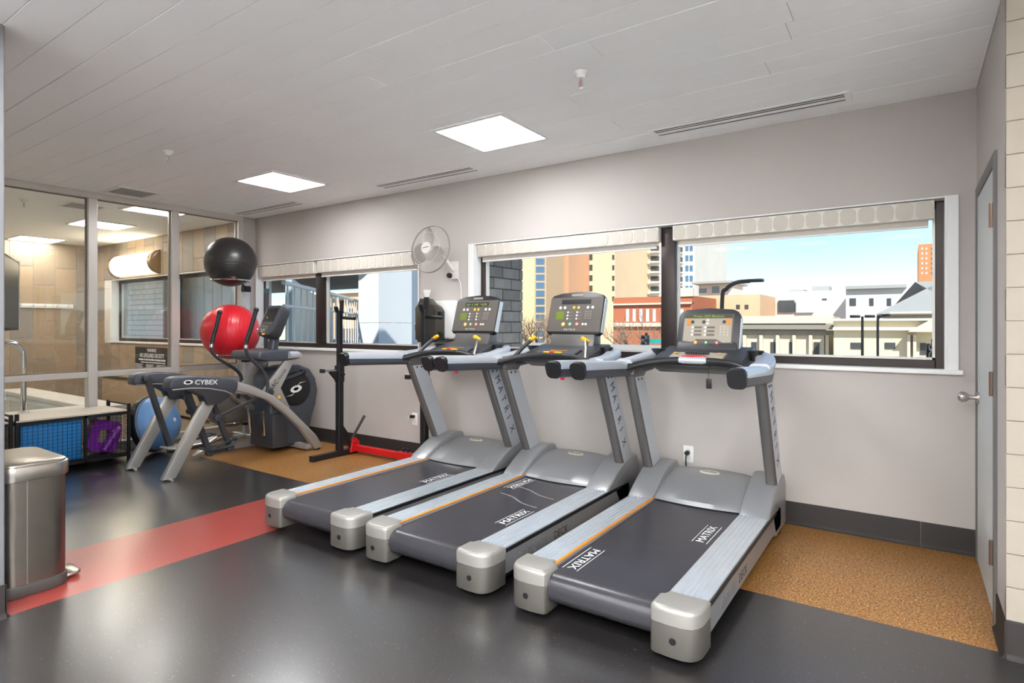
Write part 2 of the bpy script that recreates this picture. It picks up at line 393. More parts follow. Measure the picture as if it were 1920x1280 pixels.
# ---- windows
def window(n, x0, x1, mulls, yoff=.10, label=None):
    f = .055; y0, y1 = D + yoff, D + yoff + .07
    bm = newbm()
    bb(bm, x0, x0 + f, y0, y1, ZS, ZT, .004, 1); bb(bm, x1 - f, x1, y0, y1, ZS, ZT, .004, 1)
    bb(bm, x0 + f, x1 - f, y0, y1, ZS, ZS + f * .95, .004, 1); bb(bm, x0 + f, x1 - f, y0, y1, ZT - f, ZT, .004, 1)
    w = obj('window_%d' % n, bm, M_bronze); w['kind'] = 'structure'
    xs = [x0 + f] + sum([[a, b] for a, b in mulls], []) + [x1 - f]
    for a, b in mulls:
        obj('mullion', bb(newbm(), a, b, y0 - .03, y1 + .01, ZS + f * .95, ZT - f, .006, 2), M_bronze, w)
    for i in range(0, len(xs), 2):
        a, b = xs[i], xs[i + 1]
        obj('pane', bb(newbm(), a - .006, b + .006, y0 + .035, y0 + .043, ZS + .045, ZT - .045), M_pane, w, smooth=False)
        g = newbm(); r = .014
        for (p, q, s, t) in ((a, a + r, ZS + .052, ZT - .055), (b - r, b, ZS + .052, ZT - .055)): bb(g, p, q, y0 + .02, y0 + .06, s, t)
        bb(g, a, b, y0 + .02, y0 + .06, ZS + .052, ZS + .066); obj('gasket_bead', g, M_alu, w, smooth=False)
    return w
window(1, W1[0], W1[1], [(-5.83, -5.70)]); window(2, W2[0], W2[1], [(-1.60, -1.49)]); window(3, W3[0], W3[1], [(-9.42, -9.24), (-7.58, -7.45)])
# white reveals and sills
def trim(n, x0, x1, ends=True):
    bm = newbm(); t = .012
    bb(bm, x0 - .0, x0 + t, D - .012, D + .1, ZS, ZT); bb(bm, x1 - t, x1, D - .012, D + .1, ZS, ZT); bb(bm, x0, x1, D - .0, D + .1, ZT - .008, ZT)
    bb(bm, x0 - .07, x1 + .075, D - .03, D + .10, ZS - .026, ZS + .002, .004, 1)
    if ends:
        for xx in (x0 - .055, x1): bb(bm, xx, xx + .055, D - .014, D + .002, ZS, ZT + .0, .003, 1)
    return struct('trim_%d' % n, bm, M_whitetrim)
trim(1, W1[0] + .03, W1[1], False); trim(2, *W2); trim(3, *W3)
# ---- roller shade boxes with embossed arches
def shade(x0, x1, label, npat, z0=1.985, hem=.035):
    t = thing('roller_shade', label, 'window shade', (0, 0, 0), 0, 'roller shades at the window heads')
    obj('cassette', bb(newbm(), x0, x1, D + .015, D + .085, z0, ZT - .012, .006, 2), M_shade, t)
    obj('hem_fabric', bb(newbm(), x0 + .03, x1 - .03, D + .062, D + .068, z0 - hem, z0 + .02), M_shade2, t)
    obj('hem_bar', bb(newbm(), x0 + .03, x1 - .03, D + .058, D + .072, z0 - hem - .012, z0 - hem, .003, 1), M_whitetrim, t)
    w = (x1 - x0) / npat; hz = (ZT - .012 - z0)
    b = newbm(); pr = []
    for k in range(16):
        a = 2 * PI * k / 16; cx = math.copysign(w * .46 - .035, math.cos(a)) + .035 * math.cos(a); cz = math.copysign(hz * .46 - .035, math.sin(a)) + .035 * math.sin(a); pr.append((cx, cz))
    prism(b, pr, 0, -.0035, 'Y'); me = meshof(b, M_shade2)
    for i in range(npat): piece('embossed_panel', me, None, t, (x0 + w * (i + .5), D + .015, (z0 + ZT - .012) / 2))
    return t
shade(W1[0] + .05, -5.80, 'pale roller shade box over the narrow left pane, beside the black ball', 9, 1.955)
shade(-5.74, W1[1] - .02, 'pale roller shade box running up to the wall fan', 13, 1.955)
shade(W2[0] + .03, -1.60, 'pale roller shade box with embossed squares above the middle treadmill', 17)
shade(-1.49, W2[1] - .06, 'pale roller shade box with embossed squares at the far right window', 16)
# ---- door in the right wall
dr = obj('door_1', bb(newbm(), XR - .006, XR + .04, DY0, DY1, .012, DZ, .002, 1), M_door); dr['kind'] = 'structure'
bm = newbm()
bb(bm, XR - .012, XR + .15, DY0 - .058, DY0 - .004, 0, DZ + .06, .004, 1); bb(bm, XR - .012, XR + .15, DY1 + .004, DY1 + .058, 0, DZ + .06, .004, 1)
bb(bm, XR - .012, XR + .15, DY0 - .004, DY1 + .004, DZ + .006, DZ + .06, .004, 1); obj('door_frame', bm, M_doorframe, dr)
for zz in (1.84, 1.075, .31):
    bm = newbm(); lathe(bm, [(.009, -.055), (.009, .055)], (XR - .016, DY0 + .004, zz), 'Z', 10); bb(bm, XR - .012, XR - .004, DY0 + .002, DY0 + .03, zz - .05, zz + .05)
    for q in (-.02, .02): lathe(bm, [(.0098, -.002), (.0098, .002)], (XR - .016, DY0 + .004, zz + q), 'Z', 10)
    obj('hinge', bm, mat('hinge_bronze', '#8b7263', .35, metal=.8), dr)
kb = obj('knob', lathe(newbm(), [(.0, -.098), (.018, -.096), (.028, -.085), (.030, -.07), (.024, -.056), (.013, -.046), (.011, -.03), (.012, -.01)], (XR - .002, DY1 - .07, .94), 'X', 20), M_steel, dr)
obj('rose_plate', lathe(newbm(), [(.033, -.012), (.033, -.002), (.028, 0)], (XR - .002, DY1 - .07, .94), 'X', 20), M_steel, kb)
# ---- glass partition to the pool room
pts_y = [.90, 1.70, 2.51, 3.33, 4.13]
part = obj('wall_partition', bb(newbm(), XL - .05, XL + .05, .885, 4.155, 2.655, H, .003, 1), M_alu); part['kind'] = 'structure'
obj('bottom_rail', bb(newbm(), XL - .05, XL + .05, .885, D - .15, 0, .10, .003, 1), M_alu, part)
for yy in pts_y: obj('post', bb(newbm(), XL - .05, XL + .05, yy - .042, yy + .042, .10, 2.655, .004, 1), M_alu, part)
obj('stub_panel', bb(newbm(), XL - .06, XL + .06, 4.155, D, 0, H), M_wall, part)
for a, b in zip(pts_y[:-1], pts_y[1:]):
    obj('transom', bb(newbm(), XL - .045, XL + .045, a + .042, b - .042, .803, .862, .004, 1), M_alu, part)
    obj('pane', bb(newbm(), XL - .004, XL + .004, a + .036, b - .036, .855, 2.66), M_pane2, part, smooth=False)
    obj('pane', bb(newbm(), XL - .004, XL + .004, a + .036, b - .036, .095, .81), M_pane2, part, smooth=False)
    g = newbm()
    for (p, q) in ((a + .042, a + .054), (b - .054, b - .042)): bb(g, XL - .012, XL + .012, p, q, .862, 2.655)
    bb(g, XL - .012, XL + .012, a + .042, b - .042, .862, .872); bb(g, XL - .012, XL + .012, a + .042, b - .042, 2.645, 2.655)
    obj('glazing_bead', g, mat('bead_dark', '#7d766e', .5), part, smooth=False)
# ---- pool room shell
bm = newbm(); bb(bm, -12.0, XL - .05, -.5, D, -.06, 0); struct('floor_pool', bm, M_poolfloor)
wt = obj('wall_pool_back', bb(newbm(), -12.1, -11.81, -.5, D, 0, H), M_grout); wt['kind'] = 'structure'
tm = [M_tile, M_tile2, M_tile3]
tms = []
for m_ in tm:
    b = newbm(); bb(b, 0, .012, .004, .297, .004, .596, .0015, 1); tms.append(meshof(b, m_))
tmy = []
for m_ in tm:
    b = newbm(); bb(b, .004, .297, -.012, 0, .004, .596, .0015, 1); tmy.append(meshof(b, m_))
for i in range(11):
    for j in range(-1, 5):
        z0 = .2 + .6 * j + (.3 if i % 2 else 0)
        if z0 + .6 <= 0.01 or z0 >= H: continue
        yy = 4.30 - .3 * (i + 1)
        za, zb_ = max(z0, 0), min(z0 + .6, H)
        o = piece('tile', random.choice(tms), None, wt, (-11.812, yy, z0))
        if za != z0 or zb_ != z0 + .6: o.location.z = za; o.scale.z = (zb_ - za) / .6
# tiles on the pool side of the window wall: cut around the window opening
def tile_y(x0, z0, x1, z1):
    if x1 - x0 < .03 or z1 - z0 < .03: return
    o = piece('tile', random.choice(tmy), None, wall_pool, (x0, D, z0)); o.scale = ((x1 - x0) / .3, 1, (z1 - z0) / .6)
for i in range(16):
    for j in range(-1, 5):
        x0 = -11.80 + .3 * i; x1 = min(x0 + .3, XL - .06); z0 = .2 + .6 * j + (.3 if i % 2 else 0); z1 = z0 + .6
        if x1 <= x0: continue
        z0, z1 = max(z0, 0), min(z1, H)
        if z1 <= z0: continue
        xa, xb = W3[0] - .06, W3[1] + .07
        if x1 <= xa or x0 >= xb: tile_y(x0, z0, x1, z1)
        else:
            if z0 < ZS - .03: tile_y(x0, z0, x1, min(z1, ZS - .03))
            if z1 > ZT + .01: tile_y(x0, max(z0, ZT + .01), x1, z1)
bm = newbm(); bb(bm, -12.1, XL - .05, -.7, -.5, 0, H + .02); struct('wall_pool_front', bm, M_tile)
# ---- unseen block over the ceiling, heights made up to shape sun and shade outside
bm = newbm(); bb(bm, XL - .2, 2.9, -2.9, D + WT, H + .12, 5.8); bb(bm, -12.2, XL - .2, -2.9, D + WT, H + .12, 3.3); struct('roof', bm, M_greywall)
# ================================================================== CEILING FIXTURES
def led(x0, y0, label, w=.62, d=.62, group='recessed LED panels', m=None):
    t = thing('led_panel', label, 'ceiling light', (x0 + w / 2, y0 + d / 2, H), 0, group)
    bm = newbm(); f = .03; a, b = w / 2, d / 2
    for (p, q, r, s) in ((-a, a, -b, -b + f), (-a, a, b - f, b), (-a, -a + f, -b + f, b - f), (a - f, a, -b + f, b - f)): bb(bm, p, q, r, s, -.012, .0)
    obj('frame', bm, M_white, t, smooth=False)
    obj('diffuser', bb(newbm(), -a + f, a - f, -b + f, b - f, -.008, -.003), m or M_led, t, smooth=False)
    return t
led(-2.79, 3.05, 'bright square LED panel above the middle treadmill')
led(-5.28, 3.04, 'bright square LED panel farther left in the gym ceiling, above the elliptical')
led(-7.70, 3.03, 'pool room LED panel nearest the glass partition', m=M_led2)
for i, x in enumerate((-7.9, -9.42, -11.2)): led(x, .35, 'added unseen pool room LED panel by the near end of the tub, %s from the glass' % ('first', 'second', 'third')[i], m=M_led2)  # unseen panels, added to brighten the pool room and the left side
led(-9.42, 3.07, 'middle of the three pool room LED panels', m=M_led2); led(-11.98 + .2, 3.05, 'farthest pool room LED panel, at the tiled back wall', m=M_led2)
for j, y in enumerate((.2, -1.0, -2.2)):  # panels out of view, added to spread more light over the room
    for i, x in enumerate((-2.95, -1.7, -.45, .8, 1.85)):
        led(x, y, 'added square LED panel behind the camera, %s row from the windows, %s from the left' % (('nearest', 'middle', 'last')[j], ('first', 'second', 'third', 'fourth', 'fifth')[i]))
def vent(x, y, label):
    t = thing('ceiling_vent', label, 'vent', (x, y, H), 0, 'square return vents')
    bm = newbm(); a = .2; f = .035
    for (p, q, r, s) in ((-a, a, -a, -a + f), (-a, a, a - f, a), (-a, -a + f, -a + f, a - f), (a - f, a, -a + f, a - f)): bb(bm, p, q, r, s, -.01, 0)
    obj('frame', bm, M_white, t, smooth=False)
    bm = newbm()
    for k in range(22): bb(bm, -a + f, a - f, -a + f + k * .015 + .003, -a + f + k * .015 + .009, -.008, -.001)
    for k in range(5): bb(bm, -a + f + k * .0725, -a + f + k * .0725 + .004, -a + f, a - f, -.009, -.001)
    obj('grille', bm, mat('grille_grey', '#b9b9b7', .5), t, smooth=False)
    obj('duct_backing', bb(newbm(), -a + f, a - f, -a + f, a - f, -.0012, -.0002), mat('duct_grey', '#6a6a6a', .8), t, smooth=False)
vent(-6.62, 2.73, 'square return vent in the gym ceiling just before the glass'); vent(-7.86, 2.73, 'square return vent beyond the glass in the pool room ceiling')
def diffuser(x0, label):
    t = thing('linear_diffuser', label, 'vent', (x0 + .62, 4.01, H), 0, 'linear slot diffusers by the window wall')
    obj('frame', bb(newbm(), -.62, .62, -.085, .085, -.006, 0, .002, 1), M_ceil, t, smooth=False)
    for yy in (-.05, -.018, .05):
        obj('slot', bb(newbm(), -.585, .585, yy - .006, yy + .006, -.0075, -.005), M_blk, t, smooth=False)
    obj('blade', bb(newbm(), -.585, .585, .012, .022, -.010, -.004), M_whitetrim, t, smooth=False)
diffuser(-1.53, 'long slot diffuser above the rightmost window'); diffuser(-4.36, 'long slot diffuser above the wall fan'); diffuser(-6.86, 'long slot diffuser in the corner by the glass partition')
def sprinkler(x, y, label, s=1.0):
    t = thing('sprinkler_head', label, 'sprinkler', (x, y, H), 0, 'ceiling sprinkler heads')
    obj('escutcheon', lathe(newbm(), [(.038, 0), (.036, -.008), (.026, -.018), (.024, -.035), (.012, -.038)], seg=18), M_white, t)
    bm = newbm(); lathe(bm, [(.009, -.036), (.009, -.05)], seg=10); tube(bm, [(.01, 0, -.05), (.014, 0, -.065), (.004, 0, -.08)], .003, 6); tube(bm, [(-.01, 0, -.05), (-.014, 0, -.065), (-.004, 0, -.08)], .003, 6)
    obj('yoke', bm, M_chrome, t); obj('bulb', lathe(newbm(), [(.0, -.05), (.003, -.052), (.003, -.076), (0, -.078)], seg=8), M_redp, t)
    obj('deflector', lathe(newbm(), [(.014, -.08), (.015, -.083), (.0, -.084)], seg=14), M_chrome, t)
sprinkler(-1.477, 2.816, 'sprinkler head near the middle of the gym ceiling'); sprinkler(-4.832, 2.249, 'sprinkler head at the left of the gym ceiling'); sprinkler(-7.96, 2.216, 'sprinkler head behind the glass in the pool room')
# ================================================================== WALL FIXTURES
# wall fan
fx, fz = -3.715, 2.055; FY = 4.06
t = thing('oscillating_fan', 'white three blade fan mounted high on the wall between the windows', 'fan', (fx, D, fz))
Rf = Matrix.Rotation(math.radians(-6), 4, 'X') @ Matrix.Rotation(math.radians(4), 4, 'Z')
yo = FY - D
def fanpart(name, bm, m, parent=t):
    xf(bm.verts, Rf, (0, yo, 0)); return obj(name, bm, m, parent)
R0 = .222
bm = newbm()
for rr, yy in ((R0, 0.0), (R0, .012)): tube(bm, [(rr * math.cos(a), yy, rr * math.sin(a)) for a in [2 * PI * k / 48 for k in range(48)]], .0045, 6, True)
fanpart('guard_rim', bm, mat('fan_rim_grey', '#8f8a84', .4))
bm = newbm()
for k in range(72):
    a = 2 * PI * k / 72; ca, sa = math.cos(a), math.sin(a)
    tube(bm, [(.055 * ca, -.062, .055 * sa), (.15 * ca, -.055, .15 * sa), (.215 * ca, -.03, .215 * sa), (R0 * ca, 0, R0 * sa)], .0011, 4)
    tube(bm, [(.06 * ca, .075, .06 * sa), (.2 * ca, .06, .2 * sa), (R0 * ca, .012, R0 * sa)], .0011, 4)
for rr, yy in ((.15, -.055),): tube(bm, [(rr * math.cos(a), yy, rr * math.sin(a)) for a in [2 * PI * k / 48 for k in range(48)]], .0016, 5, True)
fanpart('guard_wires', bm, M_fanwhite)
fanpart('badge', lathe(newbm(), [(.0, -.068), (.05, -.066), (.055, -.062), (.055, -.055)], seg=28, axis='Y'), M_fanwhite)
for k in range(3):
    bm = newbm(); a0 = math.radians(75 + 120 * k); n = 9; rows = []
    for i in range(n):
        u = i / (n - 1); r = .04 + .15 * u; wdt = .045 + .085 * math.sin(PI * min(u * .85 + .1, 1)) ; row = []
        for j in range(7):
            v = j / 6 - .5; an = a0 + v * wdt / max(r, .06) * 1.35 + .35 * u
            row.append(bm.verts.new((r * math.cos(an), -.02 + .05 * v - .01, r * math.sin(an))))
        rows.append(row)
    for i in range(n - 1):
        for j in range(6): bm.faces.new((rows[i][j], rows[i][j + 1], rows[i + 1][j + 1], rows[i + 1][j]))
    bmesh.ops.solidify(bm, geom=bm.faces[:], thickness=.003)
    fanpart('blade', bm, M_fanblade)
fanpart('hub', lathe(newbm(), [(.03, -.04), (.036, .02), (.03, .03)], axis='Y', seg=20), M_fanwhite)
fanpart('motor_housing', lathe(newbm(), [(.05, .06), (.065, .08), (.06, .15), (.03, .175)], axis='Y', seg=24), M_fanwhite)
bm = newbm(); tube(bm, smooth_path([(.0, yo + .14, -.02), (.05, yo + .17, -.09), (.09, -.05, -.16), (.10, -.02, -.19)]), .02, 10); bb(bm, .06, .145, -.03, 0, -.27, -.10, .006); obj('mounting_bracket', bm, M_fanwhite, t)
obj('switch_knob', lathe(newbm(), [(.022, -.06), (.026, -.05), (.026, -.03)], (.06, 0, -.235), 'Y', 14), M_blk, t)
obj('badge_script', tube(newbm(), [Rf @ V(-.034 + .0042 * k, -.0685, -.003 + .004 * (k % 2) + .0006 * k) + V(0, yo, 0) for k in range(17)], .0022, 5), M_blk, t)
obj('power_cord', tube(newbm(), smooth_path([(.135, -.006, -.26), (.175, -.006, -.38), (.178, -.006, -.9), (.176, -.006, -1.12)]), .0035, 6), M_white, t)
# smoked dispenser on the wall
t = thing('wipes_dispenser', 'smoked dark dispenser on a white wall box with a paper cup on top', 'dispenser', (-3.75, D, 1.18))
obj('backing_box', bb(newbm(), -.10, .19, -.10, 0, .03, .40, .03, 3), M_white, t)
bm = newbm(); pr = [(-.17, .02), (.09, .02), (.09, .30), (.06, .34), (.0, .37), (-.06, .42), (-.11, .42), (-.14, .36), (-.17, .33)]
prism(bm, pr, -.24, -.10, 'Y', .012, 2); obj('housing', bm, M_smoke, t)
obj('side_disc', lathe(newbm(), [(.0, -.186), (.05, -.184), (.07, -.176), (.07, -.165)], (0, -.17, .15), 'X', 22), mat('disc_grey', '#8c8880', .35, metal=.4), t)
for zz in (.08, .27): obj('latch', bb(newbm(), .088, .118, -.2, -.15, zz - .02, zz + .02, .005), M_blk, t)
obj('paper_cup', lathe(newbm(), [(.016, .42), (.018, .42), (.042, .50), (.040, .50), (.016, .425)], (-.08, -.17, 0), seg=20), M_white, t)
obj('bottom_tray', bb(newbm(), -.16, .12, -.22, -.02, .0, .02, .004), M_dark, t)
# outlets
def outlet(x, z, label, plug):
    t = thing('power_outlet', label, 'outlet', (x, D, z), 0, 'wall outlets')
    obj('cover_plate', bb(newbm(), -.038, .038, -.006, 0, -.062, .062, .003), M_white, t)
    for dz in (-.027, .027): obj('socket', lathe(newbm(), [(.0165, -.0075), (.0165, -.005)], (0, 0, dz), 'Y', 16), mat('socket_white', '#dddbd6', .4), t)
    if plug == 1:
        obj('plug', bb(newbm(), -.035, .012, -.045, -.006, .012, .042, .007), M_blk, t)
        obj('cord', tube(newbm(), smooth_path([(-.03, -.03, .027), (-.06, -.03, .02), (-.07, -.02, -.02)]), .003, 6), M_white, t)
    else:
        bm = newbm(); lathe(bm, [(.015, -.045), (.018, -.03), (.016, -.006)], (-.003, 0, .012), 'Y', 12); obj('plug', bm, M_blk, t)
        obj('cord', tube(newbm(), smooth_path([(-.003, -.04, .012), (-.006, -.045, -.03), (-.01, -.03, -.12), (-.012, -.025, -.3)]), .005, 8), M_blk, t)
outlet(-4.15, .392, 'white outlet with a small sideways plug behind the squat stand', 1)
outlet(-1.362, .385, 'white outlet with a black plug behind the rightmost treadmill', 2)
# wall television on an arm, seen at a shallow angle at the left edge
t = thing('television', 'black wall television at the left edge, turned toward the room', 'television', (-5.05, .885, 1.30))
ang = math.radians(158.5)
Rt = Matrix.Rotation(math.atan2(.25, -.64) - PI, 4, 'Z')
def tvp(name, bm, m): xf(bm.verts, Rt, (-.02, .45, .26)); return obj(name, bm, m, t)
tvp('housing', bb(newbm(), -.43, .43, -.05, .0, -.255, .255, .006), M_blk)
tvp('screen', bb(newbm(), -.41, .41, -.002, .003, -.235, .235), M_screen)
tvp('bezel_edge', bb(newbm(), -.436, -.428, -.03, .006, -.255, .255), M_alu)
obj('mounting_arm', tube(newbm(), [(.1, 0, .26), (.05, .2, .26), (-.02, .41, .26)], .02, 8), M_blkmetal, t)
# ================================================================== POOL ROOM THINGS
t = thing('no_lifeguard_sign', 'dark warning sign with white lettering on the tiles under the pool window', 'sign', (-9.72, D - .014, .655))
obj('board', bb(newbm(), -.56, .56, -.014, 0, 0, .345, .002, 1), M_sign, t)
text('lettering', 'WARNING!', .075, M_print, t, (0, -.0145, .295), (1, 0, 0), (0, 0, 1), True, .0005, .78, .0015)
text('lettering', 'NO LIFEGUARD ON DUTY', .092, M_print, t, (0, -.0145, .213), (1, 0, 0), (0, 0, 1), True, .0005, .72, .0015)
for zz, hh, x0_, ws in ((.15, .026, -.43, (.16, .05, .07, .06, .12, .03, .15, .13)), (.108, .016, -.36, (.12, .14, .06, .05, .15, .07, .12))):
    bm = newbm(); xx = x0_
    for w_ in ws: bb(bm, xx, xx + w_, -.0148, -.0138, zz - hh / 2, zz + hh / 2); xx += w_ + .014
    obj('small_print', bm, M_print, t, smooth=False)
for k, xx in enumerate((-.42, -.06, .30)):
    bm = newbm()
    for r in range(3 if k else 4): bb(bm, xx - .13, xx + .13 - .04 * (r % 2), -.0148, -.0138, .07 - r * .018, .078 - r * .018)
    obj('small_print', bm, M_print, t, smooth=False)
t = thing('sconce_lamp', 'long glowing half round wall sconce with brass ends over the pool window', 'wall lamp', (-10.22, D - .014, 2.32))
pr = [(0, -.17)] + [(-.15 * math.sin(PI * k / 14), -.17 * math.cos(PI * k / 14)) for k in range(1, 14)] + [(0, .17)]
obj('glass_shade', prism(newbm(), pr, -.66, .66, 'X'), M_sconce, t)
for sx in (-1, 1):
    pr2 = [(0, -.178)] + [(-.16 * math.sin(PI * k / 14), -.178 * math.cos(PI * k / 14)) for k in range(1, 14)] + [(0, .178)]
    obj('end_cap', prism(newbm(), pr2, sx * .66, sx * .76, 'X', .004, 1), mat('brushed_brass', '#a58d6b', .35, metal=.9), t)
    obj('band', prism(newbm(), [(a * 1.02, b * 1.02) for a, b in pr], sx * .56, sx * .58, 'X'), mat('sconce_band', '#e9d9b8', .4), t)
t = thing('hook_rail', 'white strip of coat hooks on the tiled back wall', 'hook rail', (-11.79, 3.55, 1.66))
obj('board', bb(newbm(), -.005, .015, -.40, .40, -.035, .035, .006, 2), M_white, t)
for k in range(5):
    yy = -.32 + .16 * k; obj('hook', tube(newbm(), smooth_path([(.015, yy, .0), (.05, yy, -.005), (.06, yy, .02), (.055, yy, .035)]), .006, 7), M_alu, t)
t = thing('baseboard_heater', 'long slotted baseboard heater along the wall under the pool window', 'heater', (-9.4, D - .014, 0))
bm = newbm(); prism(bm, [(0, .05), (-.10, .05), (-.10, .42), (-.06, .52), (0, .52)], -1.9, 2.2, 'X'); obj('casing', bm, M_tile2, t)
bm = newbm()
for k in range(110): bb(bm, -1.88 + k * .037, -1.88 + k * .037 + .022, -.093, -.066, .46, .505)
xf(bm.verts, None, (0, -.008, .0)); obj('louver_slots', bm, mat('slot_dark', '#5b5148', .6), t, smooth=False, kind='stuff')
# raised hot tub with coping, water and a chrome grab rail
t = thing('hot_tub', 'raised tub with pale coping and grey water behind the glass', 'hot tub', (-8.9, 1.7, 0))
bm = newbm(); bb(bm, -1.6, 1.45, -1.6, 1.25, 0, .38); obj('tub_wall', bm, M_tile3, t)
bm = newbm(); cw = .34
for (a, b, c, d) in ((-1.65, 1.5, -1.65, -1.65 + cw), (-1.65, 1.5, 1.3 - cw, 1.3), (-1.65, -1.65 + cw, -1.65 + cw, 1.3 - cw), (1.5 - cw, 1.5, -1.65 + cw, 1.3 - cw)): bb(bm, a, b, c, d, .38, .44, .008, 1)
obj('coping', bm, mat('coping_stone', '#cfc7bb', .5, var=.06, vscale=5), t)
obj('water', bb(newbm(), -1.32, 1.17, -1.32, .97, .381, .385), M_water, t)
tr_ = thing('pool_handrail', 'chrome bent pool handrail at the left edge behind the glass', 'handrail', (-7.58, 2.1, .441))
P0 = at(27, 640, 2.12)
obj('rail', tube(newbm(), smooth_path([(.02, .0, .008), (.02, .0, .55), (.02, -.02, .66), (.02, -.10, .72), (.02, -.22, .66), (.02, -.62, .34), (.02, -.735, .16), (.02, -.74, .012)], 6), .025, 12), M_chrome, tr_)
for (xx, yy) in ((.02, 0), (.02, -.74)): obj('flange', lathe(newbm(), [(.05, 0), (.05, .01), (.028, .016)], (xx, yy, 0), seg=16), M_chrome, tr_)
# ================================================================== TREADMILLS
def rrect(w, h, r, n=4):
    out = []
    for cx, cy, a0 in ((w / 2 - r, h / 2 - r, 0), (-w / 2 + r, h / 2 - r, 90), (-w / 2 + r, -h / 2 + r, 180), (w / 2 - r, -h / 2 + r, 270)):
        for k in range(n + 1):
            a = math.radians(a0 + 90 * k / n); out.append((cx + r * math.cos(a), cy + r * math.sin(a)))
    return out
class Panel:
    """flat frame: u right, v up along the face, w out of the face"""
    def __init__(s, c, tilt): s.c = Vector(c); t = math.radians(tilt); s.ex = V(1, 0, 0); s.ey = V(0, math.sin(t), math.cos(t)); s.ez = s.ex.cross(s.ey)
    def p(s, u, v, w=0): return s.c + s.ex * u + s.ey * v + s.ez * w
    def slab(s, name, poly, w0, w1, m, parent, bev=0.0):
        bm = newbm(); prism(bm, poly, w0, w1, 'Z', bev, 2)
        for v in bm.verts: v.co = s.p(v.co.x, v.co.y, v.co.z)
        return obj(name, bm, m, parent)
    def disc(s, name, u, v, r, m, parent, h=.003, w0=0.0, seg=16):
        bm = newbm(); lathe(bm, [(r, w0), (r, w0 + h * .6), (r * .8, w0 + h)], (u, v, 0), 'Z', seg)
        for q in bm.verts: q.co = s.p(q.co.x, q.co.y, q.co.z)
        return obj(name, bm, m, parent)
    def text(s, body, size, m, parent, u, v, w, bold=0, sx=1): return text('lettering', body, size, m, parent, s.p(u, v, w), s.ex, s.ey, True, .0004, sx, bold)
def rect(u0, u1, v0, v1): return [(u0, v0), (u1, v0), (u1, v1), (u0, v1)]
def treadmill(cx, label, model, belt_marks, key, lit=True):
    Y0 = 2.25
    t = thing('treadmill', label, 'treadmill', (cx, Y0, 0), 0, 'treadmills lined up facing the windows')
    # running belt wrapped round the rear roller
    prof = []; R = .066; zc = .132; yc = .085
    prof.append((1.62, zc + R)); 
    for k in range(0, 13): a = math.radians(90 + 180 * k / 12); prof.append((yc + R * math.cos(a), zc + R * math.sin(a)))
    prof += [(1.62, zc - R)]
    obj('running_belt', prism(newbm(), prof, -.262, .262, 'X'), M_belt, t)
    # side rails with ribs
    for sx in (-1, 1):
        bm = newbm(); bb(bm, sx * .268, sx * .432, .12, 1.60, .175, .208, .004, 1)
        rl = obj('side_rail', bm, M_rail, t)
        bm = newbm()
        for k in range(6): xx = sx * (.285 + k * .024); bb(bm, xx - .0045, xx + .0045, .14, 1.56, .207, .2125, .0015, 1)
        obj('ribs', bm, M_rail, rl)
        bm = newbm(); prism(bm, [(.12, .075), (1.75, .075), (1.75, .20), (.12, .20)], sx * .425, sx * .440, 'X', .003, 1); sk_ = obj('side_skirt', bm, M_silver_hood, t)
        bm = newbm(); bb(bm, sx * .4345, sx * .4425, .13, 1.60, .182, .203, .002, 1); obj('edge_trim', bm, M_blk, t)
        if sx > 0:
            text('lettering', 'ULTIMATE', .062, mat('faint_print', '#8f9092', .4, metal=.5), sk_, (.4405, .30, .105), (0, 1, 0), (0, 0, 1), False, .0004)
            text('lettering', 'DECK', .062, M_dark, sk_, (.4405, .66, .105), (0, 1, 0), (0, 0, 1), False, .0004)
        # rear end caps, split by a seam
        outer = [(.245, .022), (.252, .008), (.268, .0), (.33, -.006), (.385, -.004), (.415, .008), (.434, .03), (.444, .06), (.4465, .10), (.4465, .165), (.275, .165), (.262, .13), (.245, .12)]
        pts = [(sx * a, b) for a, b in outer]
        cb = obj('end_cap', prism(newbm(), pts, .028, .1535, 'Z', .004, 2), M_capdark, t)
        obj('end_cap_cover', prism_top(newbm(), [(a + sx * .0006, b - .0006) for a, b in pts], .155, .2225, .02), M_capsilver, t)
        obj('roller_bolt', lathe(newbm(), [(.0, -.006), (.012, -.006), (.014, -.0065), (.014, .004)], (sx * .345, -.001, .095), 'Y', 14), M_blk, cb)
        bm = newbm(); lathe(bm, [(.022, 0), (.024, .03)], (sx * .36, .08, 0), seg=14); obj('rear_foot', bm, M_blk, t)
        obj('transport_wheel', lathe(newbm(), [(.02, -.02), (.048, -.018), (.05, 0), (.048, .018), (.02, .02)], (sx * .405, 1.80, .05), 'X', 20), M_blk, t)
    obj('orange_strip', bb(newbm(), -.283, -.266, .13, 1.50, .207, .2145, .002, 1), M_orange, t)
    obj('deck_pan', bb(newbm(), -.42, .42, .2, 1.85, .045, .078), M_blk, t)
    # motor hood: low domed centre and two raised fenders
    bm = newbm(); n = 12; rows = []
    for i in range(n + 1):
        u = -1 + 2 * i / n; x = u * .30; arch = .028 * (1 - u * u)
        rows.append([(x, 1.44 - arch * 1.2, .205), (x, 1.455 - arch * 1.2, .222 + arch * .3), (x, 1.58, .272 + arch * .8), (x, 1.72, .315 + arch), (x, 1.83, .335 + arch * .8), (x, 1.90, .32 + arch * .4), (x, 1.93, .26), (x, 1.93, .06)])
    vs = [[bm.verts.new(p) for p in r] for r in rows]
    for i in range(n):
        for j in range(len(rows[0]) - 1): bm.faces.new((vs[i][j], vs[i][j + 1], vs[i + 1][j + 1], vs[i + 1][j]))
    hood = obj('motor_hood', bm, M_silver_hood, t)
    bd = newbm(); lathe(bd, [(.0, .004), (.062, .004), (.068, .002), (.068, -.004)], (0, 0, 0), 'Z', 26)
